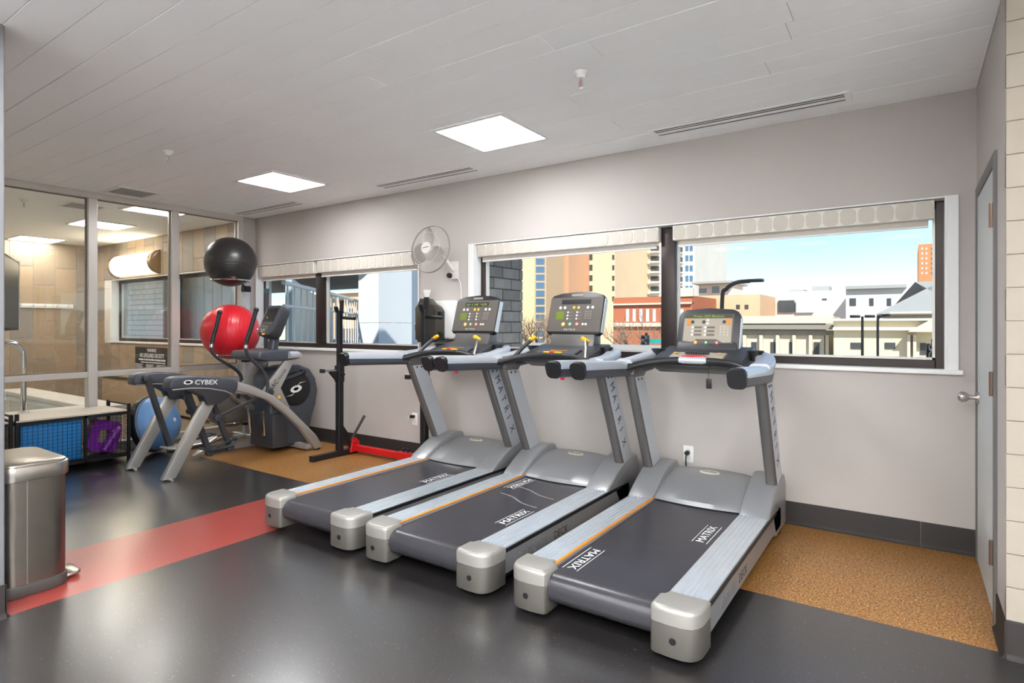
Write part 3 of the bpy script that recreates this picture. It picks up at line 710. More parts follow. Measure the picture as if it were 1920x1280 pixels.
    for v in bd.verts: v.co = V(v.co.x, v.co.y * .42, v.co.z)
    xf(bd.verts, Matrix.Rotation(math.radians(14), 3, 'X'), (0, 1.745, .3475)); bdo = obj('badge', bd, mat('badge_cream', '#d9d3c2', .3, metal=.4), hood)
    text('lettering', 'MATRIX', .026, M_dark, hood, (0, 1.744, .3522), (1, 0, 0), (0, 1, .25), True, .0004)
    for sx in (-1, 1):
        prf = [(1.36, .19), (1.42, .235), (1.56, .31), (1.66, .355), (1.80, .385), (1.90, .37), (1.94, .30), (1.94, .04), (1.60, .04), (1.50, .19)]
        bm = newbm(); prism(bm, prf, sx * .268, sx * .44, 'X', .014, 3); obj('fender', bm, M_silver_hood, t)
    # uprights, leaning back toward the runner
    for sx in (-1, 1):
        b2 = newbm(); sec = rrect(.066, .19, .018, 3)
        z0, z1 = .30, 1.035; ys0, ys1 = 1.76, 1.405
        A = [b2.verts.new((sx * .402 + a, ys0 + b, z0)) for a, b in sec]; B = [b2.verts.new((sx * .402 + a, ys1 + b, z1)) for a, b in sec]
        b2.faces.new(A[::-1]); b2.faces.new(B); k = len(sec)
        for i in range(k): b2.faces.new((A[i], A[(i + 1) % k], B[(i + 1) % k], B[i]))
        up = obj('upright', b2, M_upr, t)
        # bright side plates on both faces
        for sd in (-1, 1):
            xx = sx * .402 + sd * .0335
            b3 = newbm(); q = [(ys0 - .072, z0), (ys0 + .082, z0), (ys1 + .082, z1 - .01), (ys1 - .072, z1 - .01)]
            prism(b3, q, xx, xx + sd * .0018, 'X'); obj('side_plate', b3, M_silver, up)
        if sx > 0:
            dn = V(0, ys0 - ys1, z0 - z1).normalized(); fw = V(0, -dn.z, dn.y)
            st = V(sx * .402 + .0358, ys1, z1) + dn * .10 - fw * .028
            for i, ch in enumerate('MATRIX'): text('lettering', ch, .088, M_navy, up, st + dn * (.093 * i), dn, fw, False, .0004, .95)
        for k in range(2): obj('bolt', lathe(newbm(), [(.008, 0), (.008, .003), (.004, .004)], (sx * .402 + .0355, ys1 - .03 + .055 * k + .02, z1 - .05), 'X', 10), M_blk, up)
    # handrails: slate body with silver cap, black ends
    body = rrect(.088, .098, .03, 4); capsec = [(-.047, .002), (-.047, .022), (-.032, .046), (0, .053), (.032, .046), (.047, .022), (.047, .002), (.036, .03), (0, .042), (-.036, .03)]
    for sx in (-1, 1):
        path = smooth_path([(sx * .43, .68, 1.085), (sx * .43, 1.0, 1.072), (sx * .42, 1.30, 1.06), (sx * .405, 1.45, 1.065), (sx * .37, 1.60, 1.085)], 5)
        arm = obj('handrail', tube(newbm(), path, 0, sec=body), M_armgrey, t)
        obj('silver_cover', tube(newbm(), path[:], 0, sec=capsec), M_silver, arm)
        bm = newbm(); tube(bm, [path[0] + V(0, -.022, -.006), path[0] + V(0, -.012, -.002), path[0] + V(0, .004, 0)], 0, sec=[(a * 1.03, b * 1.05) for a, b in body]); obj('end_plug', bm, M_blk, arm)
        # silver shoulder sweeping forward to the console, with cup holder
        bm = newbm(); pth = smooth_path([(sx * .412, 1.26, 1.095), (sx * .405, 1.44, 1.105), (sx * .37, 1.62, 1.13), (sx * .30, 1.74, 1.145)], 5)
        tube(bm, pth, 0, sec=rrect(.115, .055, .024, 3)); obj('shoulder', bm, M_silver, t)
        cup = newbm(); lathe(cup, [(.047, .0), (.050, .012), (.044, .014), (.040, .0), (.036, -.05), (0, -.052)], (sx * .315, 1.63, 1.168), 'Z', 22); obj('cup_holder', cup, M_blk, t)
        obj('arm_bracket', prism(newbm(), [(1.30, 1.02), (1.34, 1.0), (1.49, 1.0), (1.56, 1.06), (1.50, 1.09), (1.32, 1.08)], sx * .36, sx * .44, 'X', .01, 2), M_upr, t)
    # front grip bar and dash
    gp = smooth_path([(-.40, 1.24, 1.065), (-.28, 1.33, 1.10), (-.12, 1.375, 1.118), (.12, 1.375, 1.118), (.28, 1.33, 1.10), (.40, 1.24, 1.065)], 5)
    gb = obj('grip_bar', tube(newbm(), gp, .024, 12), M_blk, t)
    obj('sensor_plate', tube(newbm(), [(-.085, 1.3745, 1.1215), (.085, 1.3745, 1.1215)], .0225, 12), M_silver if model == 'B' else M_blk, gb)
    dashp = [(1.40, 1.075), (1.41, 1.115), (1.48, 1.14), (1.66, 1.185), (1.76, 1.20), (1.80, 1.17), (1.78, 1.08), (1.55, 1.03)]
    dash = obj('dash', prism(newbm(), dashp, -.285, .285, 'X', .012, 2), M_dark, t)
    bm = newbm(); prism(bm, [(1.395, 1.118), (1.42, 1.142), (1.52, 1.168), (1.53, 1.15), (1.44, 1.11)], -.17, .17, 'X', .004, 1); shelf = obj('key_shelf', bm, M_armgrey if model == 'A' else M_consoleB, dash)
    stop = newbm(); bb(stop, -.075, .075, 1.378, 1.412, 1.128, 1.152, .008, 2); obj('stop_bar', stop, M_yellow if model == 'A' else M_redp, dash)
    obj('stop_clip', bb(newbm(), -.02, .02, 1.372, 1.416, 1.13, 1.156, .004, 1), M_redp, dash)
    if model == 'A':
        for sx in (-1, 1):
            lv = obj('lever', tube(newbm(), [(sx * .30, 1.33, 1.10), (sx * .27, 1.40, 1.17), (sx * .235, 1.46, 1.225)], .016, 10), M_steeldark if sx > 0 else M_dark, t)
            bm = newbm(); box(bm, (sx * .225, 1.47, 1.238), (.07, .035, .028), .01, Matrix.Rotation(math.radians(30 * sx), 3, 'Y')); obj('lever_tip', bm, M_yellow, lv)
        obj('dash_print', bb(newbm(), -.06, .08, 1.46, 1.475, 1.1555, 1.158), M_yellow, dash)
        obj('neck', prism(newbm(), [(1.66, 1.17), (1.70, 1.30), (1.80, 1.30), (1.80, 1.15)], -.19, .19, 'X', .012, 2), M_upr, t)
        pn = Panel((0, 1.735, 1.43), 17); w, h = .235, .165
        out = [(-w + .02, -h), (w - .02, -h), (w, -h + .02), (w, h - .035), (w - .02, h - .012), (w * .6, h + .008), (0, h + .018), (-w * .6, h + .008), (-w + .02, h - .012), (-w, h - .035), (-w, -h + .02)]
        cons = pn.slab('console', out, -.055, 0, M_blk, t, .008)
        pn.slab('side_trim', [(w - .002, -h + .02), (w + .004, -h + .02), (w + .004, h - .04), (w - .002, h - .04)], -.05, -.006, M_silver, cons)
        pn.slab('overlay', rect(-w + .008, w - .008, -h + .022, h - .032), 0, .002, M_console, cons)
        pn.slab('top_vent', rect(-.05, .05, h - .022, h - .004), 0, .002, mat('vent_taupe', '#8c857a', .4), cons)
        pn.slab('display', rect(-.13, .125, .078, .115), .002, .0032, M_blk, cons)
        if lit:
            bm = newbm(); rs = random.Random(4)
            for k in range(16):
                if k in (3, 9): continue
                for q in range(4):
                    if rs.random() < .75: u0 = -.112 + k * .0142; v0 = .086 + q * .0052; bb(bm, u0, u0 + .0085, v0, v0 + .0034, .0032, .0036)
            for v in bm.verts: v.co = pn.p(v.co.x, v.co.y, v.co.z)
            obj('lit_segments', bm, M_lcdtext, cons, smooth=False)
        pn.slab('display', rect(-.165, -.095, -.045, .02), .002, .0035, M_lcd, cons)
        for k, (uu, mm_) in enumerate(((-.135, M_btn_w), (-.095, M_btn_w), (-.015, M_yellow), (.025, M_yellow), (.105, M_btn_w), (.145, M_btn_w))): pn.disc('button', uu, .05, .0115, mm_, cons, .003, .002)
        for i in range(3):
            for j in range(2): pn.disc('button', -.062 + .08 * j, .012 - .026 * i, .008, M_btn_w, cons, .003, .002, 12); pn.slab('button_label', rect(-.05 + .08 * j, -.022 + .08 * j, .009 - .026 * i, .014 - .026 * i), .002, .0028, mat('label_taupe', '#7c756d', .5), cons)
        bm = newbm()
        for i in range(4):
            for j in range(3): bb(bm, .083 + .022 * j, .101 + .022 * j, .012 - .018 * i, .024 - .018 * i, 0, .0026, .001, 1)
        for v in bm.verts: v.co = pn.p(v.co.x, v.co.y, v.co.z + .002)
        obj('keypad', bm, mat('keypad_taupe', '#77706a', .5), cons)
        for uu, mm_ in ((-.09, M_yellow), (-.03, M_btn_g), (.03, M_btn_r)):
            pn.disc('button', uu, -.085, .016, mm_, cons, .004, .002); pn.disc('button_icon', uu, -.085, .008, M_btn_w, cons, .002, .0055, 10)
        for uu in (.08, .105): pn.slab('button', rect(uu - .008, uu + .008, -.092, -.076), .002, .005, M_btn_w, cons)
        pn.text('M A T R I X', .02, M_btn_w, cons, -.03, -.127, .0022)
    else:
        obj('neck', prism(newbm(), [(1.64, 1.17), (1.68, 1.24), (1.80, 1.24), (1.80, 1.15)], -.20, .20, 'X', .012, 2), M_dark, t)
        pn = Panel((0, 1.70, 1.315), 17); w, h = .205, .14
        out = [(-w, -h), (w, -h), (w, h - .05), (w - .015, h - .018), (w - .05, h), (0, h + .012), (-w + .05, h), (-w + .015, h - .018), (-w, h - .05)]
        cons = pn.slab('console', out, -.06, 0, M_dark, t, .01)
        pn.slab('side_trim', [(w - .001, -h + .01), (w + .004, -h + .01), (w + .004, h - .06), (w - .001, h - .06)], -.05, -.008, M_silver, cons)
        pn.slab('screen_frame', rect(-.172, .165, -.118, .105), 0, .002, M_console, cons)
        pn.slab('overlay', [(-.162, -.082), (-.10, -.09), (-.07, -.07), (.06, -.07), (.10, -.092), (.155, -.09), (.155, .075), (-.162, .075)], .002, .0032, M_consoleB, cons)
        pn.slab('display', rect(-.155, .15, .08, .1), .002, .0034, mat('display_dark', '#4a4c38', .3), cons)
        pn.text('Press GO Button', .022, M_lcdtext, cons, 0, .09, .0036, 0, 1.3)
        for uu, mm_ in ((-.13, M_orange), (.13, M_orange)):
            for q in (-.009, .009): pn.disc('button', uu, .05 + q * 1.4, .013, mm_, cons, .003, .0034)
        for uu in (-.105, -.03, .103): pn.disc('button', uu, .05, .012, M_dark, cons, .002, .0034)
        for q in (-.012, .012): pn.disc('button', -.005, .05 + q, .009, M_btn_w, cons, .002, .0034, 12)
        for i in range(3):
            for j in range(2):
                u0 = -.105 + .085 * j; v0 = .012 - .026 * i
                pn.slab('button_label', rect(u0 + .012, u0 + .065, v0 - .007, v0 + .007), .0034, .0042, mat('label_brown', '#6a6259', .5), cons); pn.disc('button', u0 + .004, v0, .0095, M_btn_w, cons, .002, .0034, 12)
        for i in range(4):
            for j in range(3): pn.disc('button', .085 + .022 * j, .016 - .019 * i, .008, mat('key_beige', '#b8b0a2', .5), cons, .002, .0034, 10)
        for uu, mm_ in ((-.075, M_yellow), (-.005, M_btn_g), (.065, M_btn_r)): pn.disc('button', uu, -.093, .0125, mm_, cons, .003, .0022); pn.disc('button_icon', uu, -.093, .006, M_btn_w, cons, .002, .005, 10)
        for uu in (-.14, .14): obj('dash_button', lathe(newbm(), [(.014, 0), (.012, .005)], (uu, 1.475, 1.1625), 'Z', 12), M_yellow, dash)
        bm = newbm()
        for k in range(10): bb(bm, -.075 + .015 * k, -.068 + .015 * k, 1.455, 1.495, 1.158, 1.1685)
        obj('speaker_grille', bm, M_dark, dash)
    # hanging safety key
    if key:
        kk = obj('safety_key_cord', tube(newbm(), [(.10, 1.36, 1.10), (.103, 1.355, 1.02)], .0015, 5), M_blk, t)
        bm = newbm(); box(bm, (.104, 1.353, .985), (.034, .008, .062), .004); xf(bm.verts, None, None); obj('key_tag', bm, M_blk if key == 1 else M_redp, kk)
    for (u, y, fwd) in belt_marks:
        xd, yd = ((0, 1, 0), (-1, 0, 0)) if fwd else ((0, -1, 0), (1, 0, 0))
        zt = zc + R + .0005
        lab = text('lettering', 'MATRIX', .062, M_print, t, (u, y, zt), xd, yd, True, .0004, 1.25)
        for q in (-.038, .038):
            bm = newbm(); bb(bm, u + q - .0015, u + q + .0015, y - .15, y + .15, zt - .0003, zt + .0006); obj('printed_line', bm, M_print, t, smooth=False)
    return t
treadmill(-3.118, 'leftmost treadmill, beside the squat stand, with a dark console and yellow levers', 'A', [(.195, 1.02, True)], 2)
TM2 = treadmill(-2.140, 'middle treadmill with a dark console and two white scuffs across its belt', 'A', [(.195, .62, True), (-.19, 1.25, False)], 2, False)
M_scuff = mat('chalk_scuff', '#8b8a8d', .6, var=.3, vscale=30)
for ya, yb in ((.98, .84), (1.18, 1.05)):
    p_ = smooth_path([(-.17, ya, .1982), (-.05, ya - .03, .1982), (.08, yb + .03, .1982), (.21, yb, .1982)], 6)
    obj('belt_scuff', tube(newbm(), p_, 0, sec=[(-.006, 0), (.006, 0), (.006, .0006), (-.006, .0006)]), M_scuff, TM2)
treadmill(-1.118, 'rightmost treadmill with a beige console overlay, nearest the door', 'B', [(.20, .98, True), (-.20, .30, False)], 1)
# ================================================================== CROSS TRAINER
TL = V(-5.65, 3.2, 0)
t = thing('cross_trainer', 'silver and charcoal cross trainer with swinging black handles in front of the stacked balls', 'exercise machine', TL)
def wp(name, bm, m, parent=t, label=None, base=TL):
    xf(bm.verts, None, -base); return obj(name, bm, m, parent, label)
M_ctgrey = mat('trainer_slate', '#4c5058', .4, metal=.2, var=.05, vscale=8); M_ctsilver = mat('trainer_silver', '#b9b7b3', .36, metal=.55, var=.05, vscale=6)
up_ = [(3.05, .822), (3.259, .741), (3.456, .638), (3.666, .465), (3.812, .319), (3.965, .166), (4.052, .028)]
lo_ = [(3.955, .012), (3.873, .125), (3.753, .276), (3.595, .430), (3.389, .600), (3.20, .68), (3.05, .730)]
covp = [(2.447, .785), (2.452, .86), (2.475, .888), (2.526, .897), (2.672, .897), (2.837, .875), (3.011, .84), (3.068, .816), (3.062, .738), (2.98, .69)]
undp = [(2.46, .786), (2.62, .775), (2.80, .755), (2.98, .70), (3.05, .738), (2.96, .665), (2.88, .625), (2.78, .625), (2.745, .70), (2.64, .755)]
for X in (-5.30, -5.98):
    wp('arch', prism(newbm(), up_ + lo_, X - .036, X + .036, 'X', .012, 2), M_ctsilver)
    wp('rear_leg', prism(newbm(), [(2.765, .66), (2.868, .63), (2.518, .012), (2.408, .012)], X - .032, X + .032, 'X', .008, 2), M_ctsilver)
    f = newbm(); tube(f, [(X - .085, 2.462, .013), (X + .085, 2.462, .013)], .013, 10); wp('rear_foot', f, M_ctsilver)
    f = newbm(); lathe(f, [(.03, 0), (.03, .03), (.02, .04)], (X, 4.0, 0), 'Z', 14); wp('front_foot', f, M_blk)
    cv = wp('side_cover', prism(newbm(), covp + [(2.62, .79)], X - .075, X + .075, 'X', .022, 3), M_ctgrey)
    wp('under_cover', prism(newbm(), [(2.52, .792), (2.70, .785), (2.90, .765), (3.045, .74), (2.97, .665), (2.885, .618), (2.775, .622), (2.742, .70), (2.65, .755)], X - .07, X + .07, 'X', .012, 2), M_dark)
    wp('lip_trim', tube(newbm(), [(X + .072, 2.47, .786), (X + .074, 2.62, .788), (X + .074, 2.78, .772), (X + .074, 2.93, .735), (X + .07, 3.0, .70)], .006, 6), M_ctsilver)
    if X > -5.5:
        text('lettering', 'CYBEX', .058, M_print, cv, V(X + .0755, 2.655, .818) - TL, (0, 1, -.07), (0, .07, 1), False, .0005, 1.15, .001)
        lg = newbm(); lathe(lg, [(.018, 0), (.020, .001), (.012, .0012), (.011, 0)], (0, 0, 0), 'X', 24)
        for v in lg.verts: v.co = V(v.co.x, v.co.y * 2.0, v.co.z)
        xf(lg.verts, None, (X + .0755, 2.60, .842)); wp('emblem', lg, M_print, cv)
# pedal linkages
def link(name, X, a, b, w=.05, dth=.03, m=M_dark):
    bm = newbm(); tube(bm, [(X, a[0], a[1]), (X, b[0], b[1])], 0, sq=(dth, w)); o = wp(name, bm, m)
    for p in (a, b):
        wp('pivot_cap', lathe(newbm(), [(.034, -.024), (.036, 0), (.034, .024), (.02, .03)], (X, p[0], p[1]), 'X', 16), M_dark, o)
    return o
link('pedal_arm', -5.875, (2.548, .842), (2.752, .165), .055, .04); link('pedal_arm', -5.875, (2.90, .64), (3.085, .165), .05, .035)
link('pedal_arm', -5.42, (2.67, .79), (2.889, .15), .055, .04); link('pedal_arm', -5.42, (2.915, .63), (3.09, .16), .05, .035)
for X, y0, y1, m_ in ((-5.80, 2.70, 3.08, M_ctsilver), (-5.45, 2.88, 3.10, M_dark)):
    bm = newbm(); tube(bm, [(X, y0, .150), (X, y1, .155)], 0, sq=(.05, .045)); pd = wp('pedal_bar', bm, M_dark)
    b = newbm(); prism(b, [(y0 - .04, .175), (y0 + .02, .165), (y1 - .02, .178), (y1 + .05, .225), (y1 + .055, .24), (y1 - .03, .195), (y0 + .02, .185), (y0 - .04, .195)], X - .085, X + .085, 'X', .005, 1); wp('foot_plate', b, m_ if X < -5.6 else M_dark, pd)
    b = newbm(); tube(b, smooth_path([(X + .08, y0 + .06, .20), (X + .08, y0 + .16, .235), (X + .06, y1 + .02, .25), (X, y1 + .05, .255), (X - .06, y1 + .02, .25), (X - .08, y0 + .16, .235), (X - .08, y0 + .06, .20)], 4), .012, 6); wp('toe_guard', b, M_dark, pd)
link('push_rod', -5.40, (2.955, .47), (3.50, .66), .028, .022); link('push_rod', -5.90, (2.955, .49), (3.50, .70), .028, .022)
# swinging handles
for X, p in ((-5.93, [(3.27, 1.475), (3.235, 1.33), (3.19, 1.17), (3.188, 1.085), (3.24, 1.01), (3.43, .88), (3.50, .80), (3.50, .70), (3.47, .56)]), (-5.36, [(3.326, 1.495), (3.275, 1.33), (3.222, 1.17), (3.222, 1.09), (3.27, 1.01), (3.385, .90), (3.44, .80), (3.45, .70), (3.43, .56)])):
    pth = smooth_path([(X, a, b) for a, b in p], 5)
    hb = wp('handlebar', tube(newbm(), pth, .0175, 12), M_dark)
    wp('foam_grip', tube(newbm(), pth[0:11], .0215, 12), M_blk, hb); sp = newbm(); sphere(sp, pth[0], .026, 14, 10); wp('grip_knob', sp, M_blk, hb)
    wp('chrome_band', tube(newbm(), pth[11:14], .0195, 12), M_chrome, hb)
# flywheel housing at the front
hp = [(3.56, .80), (3.62, .865), (3.774, .907), (3.93, .912), (4.06, .86), (4.14, .75), (4.168, .61), (4.14, .45), (4.09, .33), (4.06, .2), (4.04, .05), (3.62, .05), (3.585, .14), (3.57, .45)]
hs = wp('flywheel_housing', prism(newbm(), hp, -5.80, -5.50, 'X', .03, 3), M_ctgrey)
dsk = newbm(); lathe(dsk, [(.185, -.012), (.185, .012), (.17, .02), (0, .022)], (-5.502, 3.87, .655), 'X', 36); dk = wp('crank_disc', dsk, M_blk, hs)
sb = newbm(); lathe(sb, [(.036, 0), (.046, .0015), (.022, .002), (.020, 0)], (0, 0, 0), 'X', 26)
for v in sb.verts: v.co = V(v.co.x, v.co.y * 1.5 + v.co.z * .35, v.co.z * .85)
xf(sb.verts, None, (-5.479, 3.865, .655)); wp('emblem', sb, M_print, hs)
for s_ in (-1, 1):
    q = newbm(); prism(q, [(0, .0), (s_ * .05, s_ * .035), (s_ * .13, s_ * .052), (s_ * .05, s_ * .045)], 0, .0015, 'X'); xf(q.verts, None, (-5.4795, 3.865, .655 + s_ * .022)); wp('emblem_tail', q, M_print, hs)
wp('crank_arm', tube(newbm(), [(-5.45, 3.62, .755), (-5.45, 3.93, .835)], .018, 10), M_ctgrey); wp('crank_pin', lathe(newbm(), [(.028, -.03), (.028, .02), (.012, .03)], (-5.45, 3.93, .835), 'X', 16), M_blk)
wp('front_box', bb(newbm(), -5.86, -5.44, 3.56, 3.74, .06, .42, .02, 2), M_dark)
for X in (-5.53, -5.78): wp('damper', tube(newbm(), [(X, 3.52, .20), (X, 3.50, .46)], .018, 10), M_chrome)
wp('base_bar', bb(newbm(), -6.0, -5.3, 3.86, 3.93, .02, .075, .01, 2), M_ctsilver); wp('floor_rail', prism(newbm(), [(3.02, .02), (3.10, .07), (3.6, .09), (3.9, .09), (3.9, .02)], -6.02, -5.95, 'X', .006, 1), M_ctsilver)
# masts, tray and console
for X in (-5.41, -5.86):
    ms = wp('mast', prism(newbm(), [(3.80, 1.0), (3.677, .985), (3.44, .69), (3.40, .625), (3.535, .60), (3.60, .55), (3.70, .44), (3.73, .47), (3.62, .69)], X - .022, X + .022, 'X', .006, 2), M_ctsilver)
    if X > -5.5:
        dr_ = V(0, .237, .292).normalized(); pr_ = V(0, -.292, .237).normalized()
        text('lettering', 'ARC', .062, M_dark, ms, V(X + .0225, 3.517, .665) - TL, dr_, pr_, False, .0005, 1.0, .001); text('lettering', 'TRAINER', .036, M_dark, ms, V(X + .0225, 3.598, .765) - TL, dr_, pr_, False, .0005)
        st_ = newbm(); lathe(st_, [(.018, 0), (.018, .001)], (X + .0225, 3.60, .60), 'X', 10); wp('caution_sticker', st_, M_yellow, ms)
wp('accessory_tray', prism(newbm(), [(3.36, 1.0), (3.375, 1.078), (3.55, 1.088), (3.72, 1.09), (3.80, 1.055), (3.835, .985), (3.70, .968), (3.45, .975)], -5.90, -5.38, 'X', .02, 3), M_ctgrey)
wp('tray_rim', tube(newbm(), [(-5.37, 3.70, 1.03), (-5.37, 3.80, 1.03), (-5.40, 3.84, 1.02), (-5.65, 3.86, 1.02), (-5.9, 3.84, 1.02)], .038, 10), M_silver)
wp('console_post', tube(newbm(), [(-5.60, 3.66, 1.06), (-5.60, 3.69, 1.24)], .05, 14), M_ctgrey)
pn = Panel(V(-5.57, 3.60, 1.40) - TL, 24); w, h = .13, .175
ct = pn.slab('console', [(-w + .03, -h), (w - .03, -h), (w, -h + .05), (w, h - .04), (w - .03, h), (-w + .03, h), (-w, h - .04), (-w, -h + .05)], -.13, 0, M_dark, t, .02)
pn.slab('screen_bezel', rect(-.095, .095, -.02, .135), 0, .003, M_blk, ct); pn.slab('screen', rect(-.082, .082, -.008, .115), .003, .0045, M_screen, ct)
pn.slab('screen_mark', [(-.055, .03), (-.03, .01), (-.022, .02), (-.045, .04)], .0045, .005, mat('amber_mark', '#b98a5a', .4), ct)
pn.slab('key_area', [(-.10, -.135), (.03, -.15), (.05, -.07), (-.11, -.055)], 0, .003, M_console, ct)
for k, (u, v, m_) in enumerate(((-.04, -.085, M_btn_g), (-.06, -.11, M_btn_w), (-.015, -.115, M_btn_w), (-.035, -.135, M_btn_w))): pn.disc('button', u, v, .013 if k == 0 else .008, m_, ct, .003, .003, 12)
for k in range(4): pn.slab('key', rect(-.09 + .045 * k, -.062 + .045 * k, -.048, -.034), 0, .003, M_console, ct)
pn.slab('warning_label', rect(-.02, .03, -.172, -.155), .0, .003, M_yellow, ct)
# ================================================================== BALLS AND STAND
BX, BY = -6.39, 3.65
def ball(name, label, c, r, m, axis, ngroove, cat='exercise ball'):
    ob = thing(name, label, cat, (c[0], c[1], c[2] - r), 0, 'exercise balls on the stand')
    ax = Vector(axis).normalized(); q = ax.to_track_quat('Z', 'Y').to_matrix()
    prof = []; N = 80
    gro = [math.radians(a) for a in range(12, 12 + 7 * ngroove, 7)] + [math.radians(168 - a) for a in range(0, 7 * 3, 7)] + [math.radians(96)]
    for i in range(N + 1):
        th = PI * i / N; dr_ = sum(.006 * math.exp(-((th - g) / .016) ** 2) for g in gro)
        rr = r + dr_ * .45; prof.append((max(rr * math.sin(th), 0 if i in (0, N) else 1e-4), rr * math.cos(th)))
    bm = newbm(); lathe(bm, prof, (0, 0, r), 'Z', 40, q); obj('shell', bm, m, ob)
    b = newbm(); sg = -1 if ax.z < -.3 else 1; lathe(b, [(.012, sg * (r - .002)), (.012, sg * (r + .004)), (.006, sg * (r + .006))], (0, 0, r), 'Z', 12, q); obj('air_plug', b, M_white, ob)
    return ob
ball('exercise_ball', 'black exercise ball at the top of the stand', (BX, BY, 2.064), .279, M_ballblack, (.45, -.2, -.75), 7)
ball('exercise_ball', 'red exercise ball in the middle of the stand', (BX, BY, 1.268), .312, M_ballred, (.85, .55, .1), 9)
ball('exercise_ball', 'grey exercise ball at the bottom of the stand behind the cross trainer', (BX, BY, .478), .29, M_ballgrey, (.3, -.5, .75), 4)
t = thing('ball_stand', 'silver upright ball stand with three hoops in the corner', 'ball rack', (BX - .22, BY + .32, 0))
pxx, pyy = 0, 0
obj('post', bb(newbm(), -.03, .03, -.03, .03, 0, 1.93, .005, 1), M_silver, t)
for zz, hh in ((1.854, .205), (1.01, .205), (.255, .205)):
    ring = [( .22 + hh * math.cos(a), -.32 + hh * math.sin(a), zz) for a in [2 * PI * k / 32 for k in range(32)]]
    hp_ = obj('hoop', tube(newbm(), ring, .009, 8, True), M_chrome, t)
    obj('hoop_arm', tube(newbm(), [(0, 0, zz - .07), (.06, -.09, zz - .02), (.22 - hh * .566, -.32 + hh * .824, zz)], .012, 8), M_blkmetal, hp_)
    obj('clamp', bb(newbm(), -.042, .042, -.042, .042, zz - .11, zz - .04, .006, 1), M_blkmetal, hp_)
bm = newbm(); bb(bm, -.25, .30, -.03, .03, 0, .04, .006, 1); bb(bm, -.03, .03, -.35, .22, 0, .04, .006, 1); obj('foot_bars', bm, M_silver, t)
t = thing('weighted_bar', 'dark padded exercise bar with a teal cap leaning in the corner', 'exercise bar', (-6.52, 4.20, 0))
obj('padded_shaft', tube(newbm(), [(0, -.04, 0), (-.13, .07, 1.74)], .026, 12), M_dark, t); obj('end_cap', tube(newbm(), [(-.13, .07, 1.74), (-.133, .072, 1.80)], .029, 12), mat('teal_rubber', '#2f6468', .5), t)
# half ball trainer standing on its rim
t = thing('balance_trainer', 'blue half dome balance trainer standing on its rim behind the cross trainer legs', 'balance trainer', (-6.60, 2.93, 0))
q = Vector((.84, .48, .2)).normalized().to_track_quat('Z', 'Y').to_matrix(); RB = .295; cz = RB * .985 + .012
bm = newbm(); prof = [(RB * .965, .0)]
for i in range(1, 25):
    th = PI / 2 * (1 - i / 24); g = .004 * sum(math.exp(-((th - math.radians(a)) / .02) ** 2) for a in (62, 67, 72, 77, 82)); prof.append(((RB * .965) * math.sin(th) + 0, (.235 + g) * math.cos(th)))
prof[-1] = (1e-5, .235); lathe(bm, prof, (0, 0, cz), 'Z', 44, q); obj('dome', bm, M_bosu, t)
bm = newbm(); lathe(bm, [(RB * .96, .012), (RB * 1.0, .01), (RB * 1.01, -.02), (RB * .99, -.055), (RB * .90, -.062), (.0, -.06)], (0, 0, cz), 'Z', 44, q); obj('platform', bm, M_blk, t)
bm = newbm(); lathe(bm, [(.022, .232), (.022, .238), (.01, .241), (0, .241)], (0, 0, cz), 'Z', 14, q); obj('valve', bm, M_white, t)
bm = newbm(); lathe(bm, [(RB * .972, .028), (RB * .985, .032), (RB * .972, .038)], (0, 0, cz), 'Z', 44, q); obj('rim_band', bm, mat('rim_grey', '#6e6a66', .4), t)
# ================================================================== STORAGE RACKS
def rack(y0, y1, label):
    x0, x1 = -6.90, -6.43; L = y1 - y0
    t = thing('storage_rack', label, 'rack', (x1, y0, 0), 0, 'black wire storage racks along the glass')
    for (xx, yy) in ((0, 0), (0, L), (-.47, 0), (-.47, L)): obj('post', bb(newbm(), xx - .014, xx + .014, yy - .014, yy + .014, 0, .565, .003, 1), M_blkmetal, t)
    obj('post', bb(newbm(), -.012, .012, L * .58 - .012, L * .58 + .012, .05, .49, .002, 1), M_blkmetal, t)
    for zz in (.06, .475):
        bm = newbm(); bb(bm, -.012, .012, 0, L, zz - .014, zz + .014); bb(bm, -.482, -.458, 0, L, zz - .014, zz + .014); bb(bm, -.47, 0, -.012, .012, zz - .014, zz + .014); bb(bm, -.47, 0, L - .012, L + .012, zz - .014, zz + .014); obj('frame_rails', bm, M_blkmetal, t, smooth=False)
    obj('end_rail', bb(newbm(), -.47, 0, L - .008, L + .008, .545, .561), M_blkmetal, t)
    obj('top_board', bb(newbm(), -.475, .015, -.01, L - .02, .49, .508, .003, 1), mat('cream_board', '#d9cdbd', .45, var=.05, vscale=4), t)
    obj('floor_board', bb(newbm(), -.46, -.01, .01, L - .01, .074, .084), M_blkmetal, t)
    bm = newbm(); n = int(L / .036)
    for k in range(1, n): yy = L * k / n; bb(bm, .006, .009, yy - .0013, yy + .0013, .074, .462)
    for k in range(1, 12): zz = .074 + .388 * k / 12; bb(bm, .009, .012, .01, L - .01, zz - .0013, zz + .0013)
    for k in range(1, 12): zz = .074 + .388 * k / 12; bb(bm, -.46, -.01, L - .002, L + .001, zz - .0013, zz + .0013)
    for k in range(1, 12): xx = -.46 + .45 * k / 12; bb(bm, xx - .0013, xx + .0013, L + .001, L + .004, .074, .462)
    obj('wire_mesh', bm, M_blkmetal, t, smooth=False)
    return t
rack(1.74, 2.62, 'black wire storage rack with a cream top, holding the blue mats'); rack(.93, 1.70, 'black wire storage rack at the left edge behind the trash can')
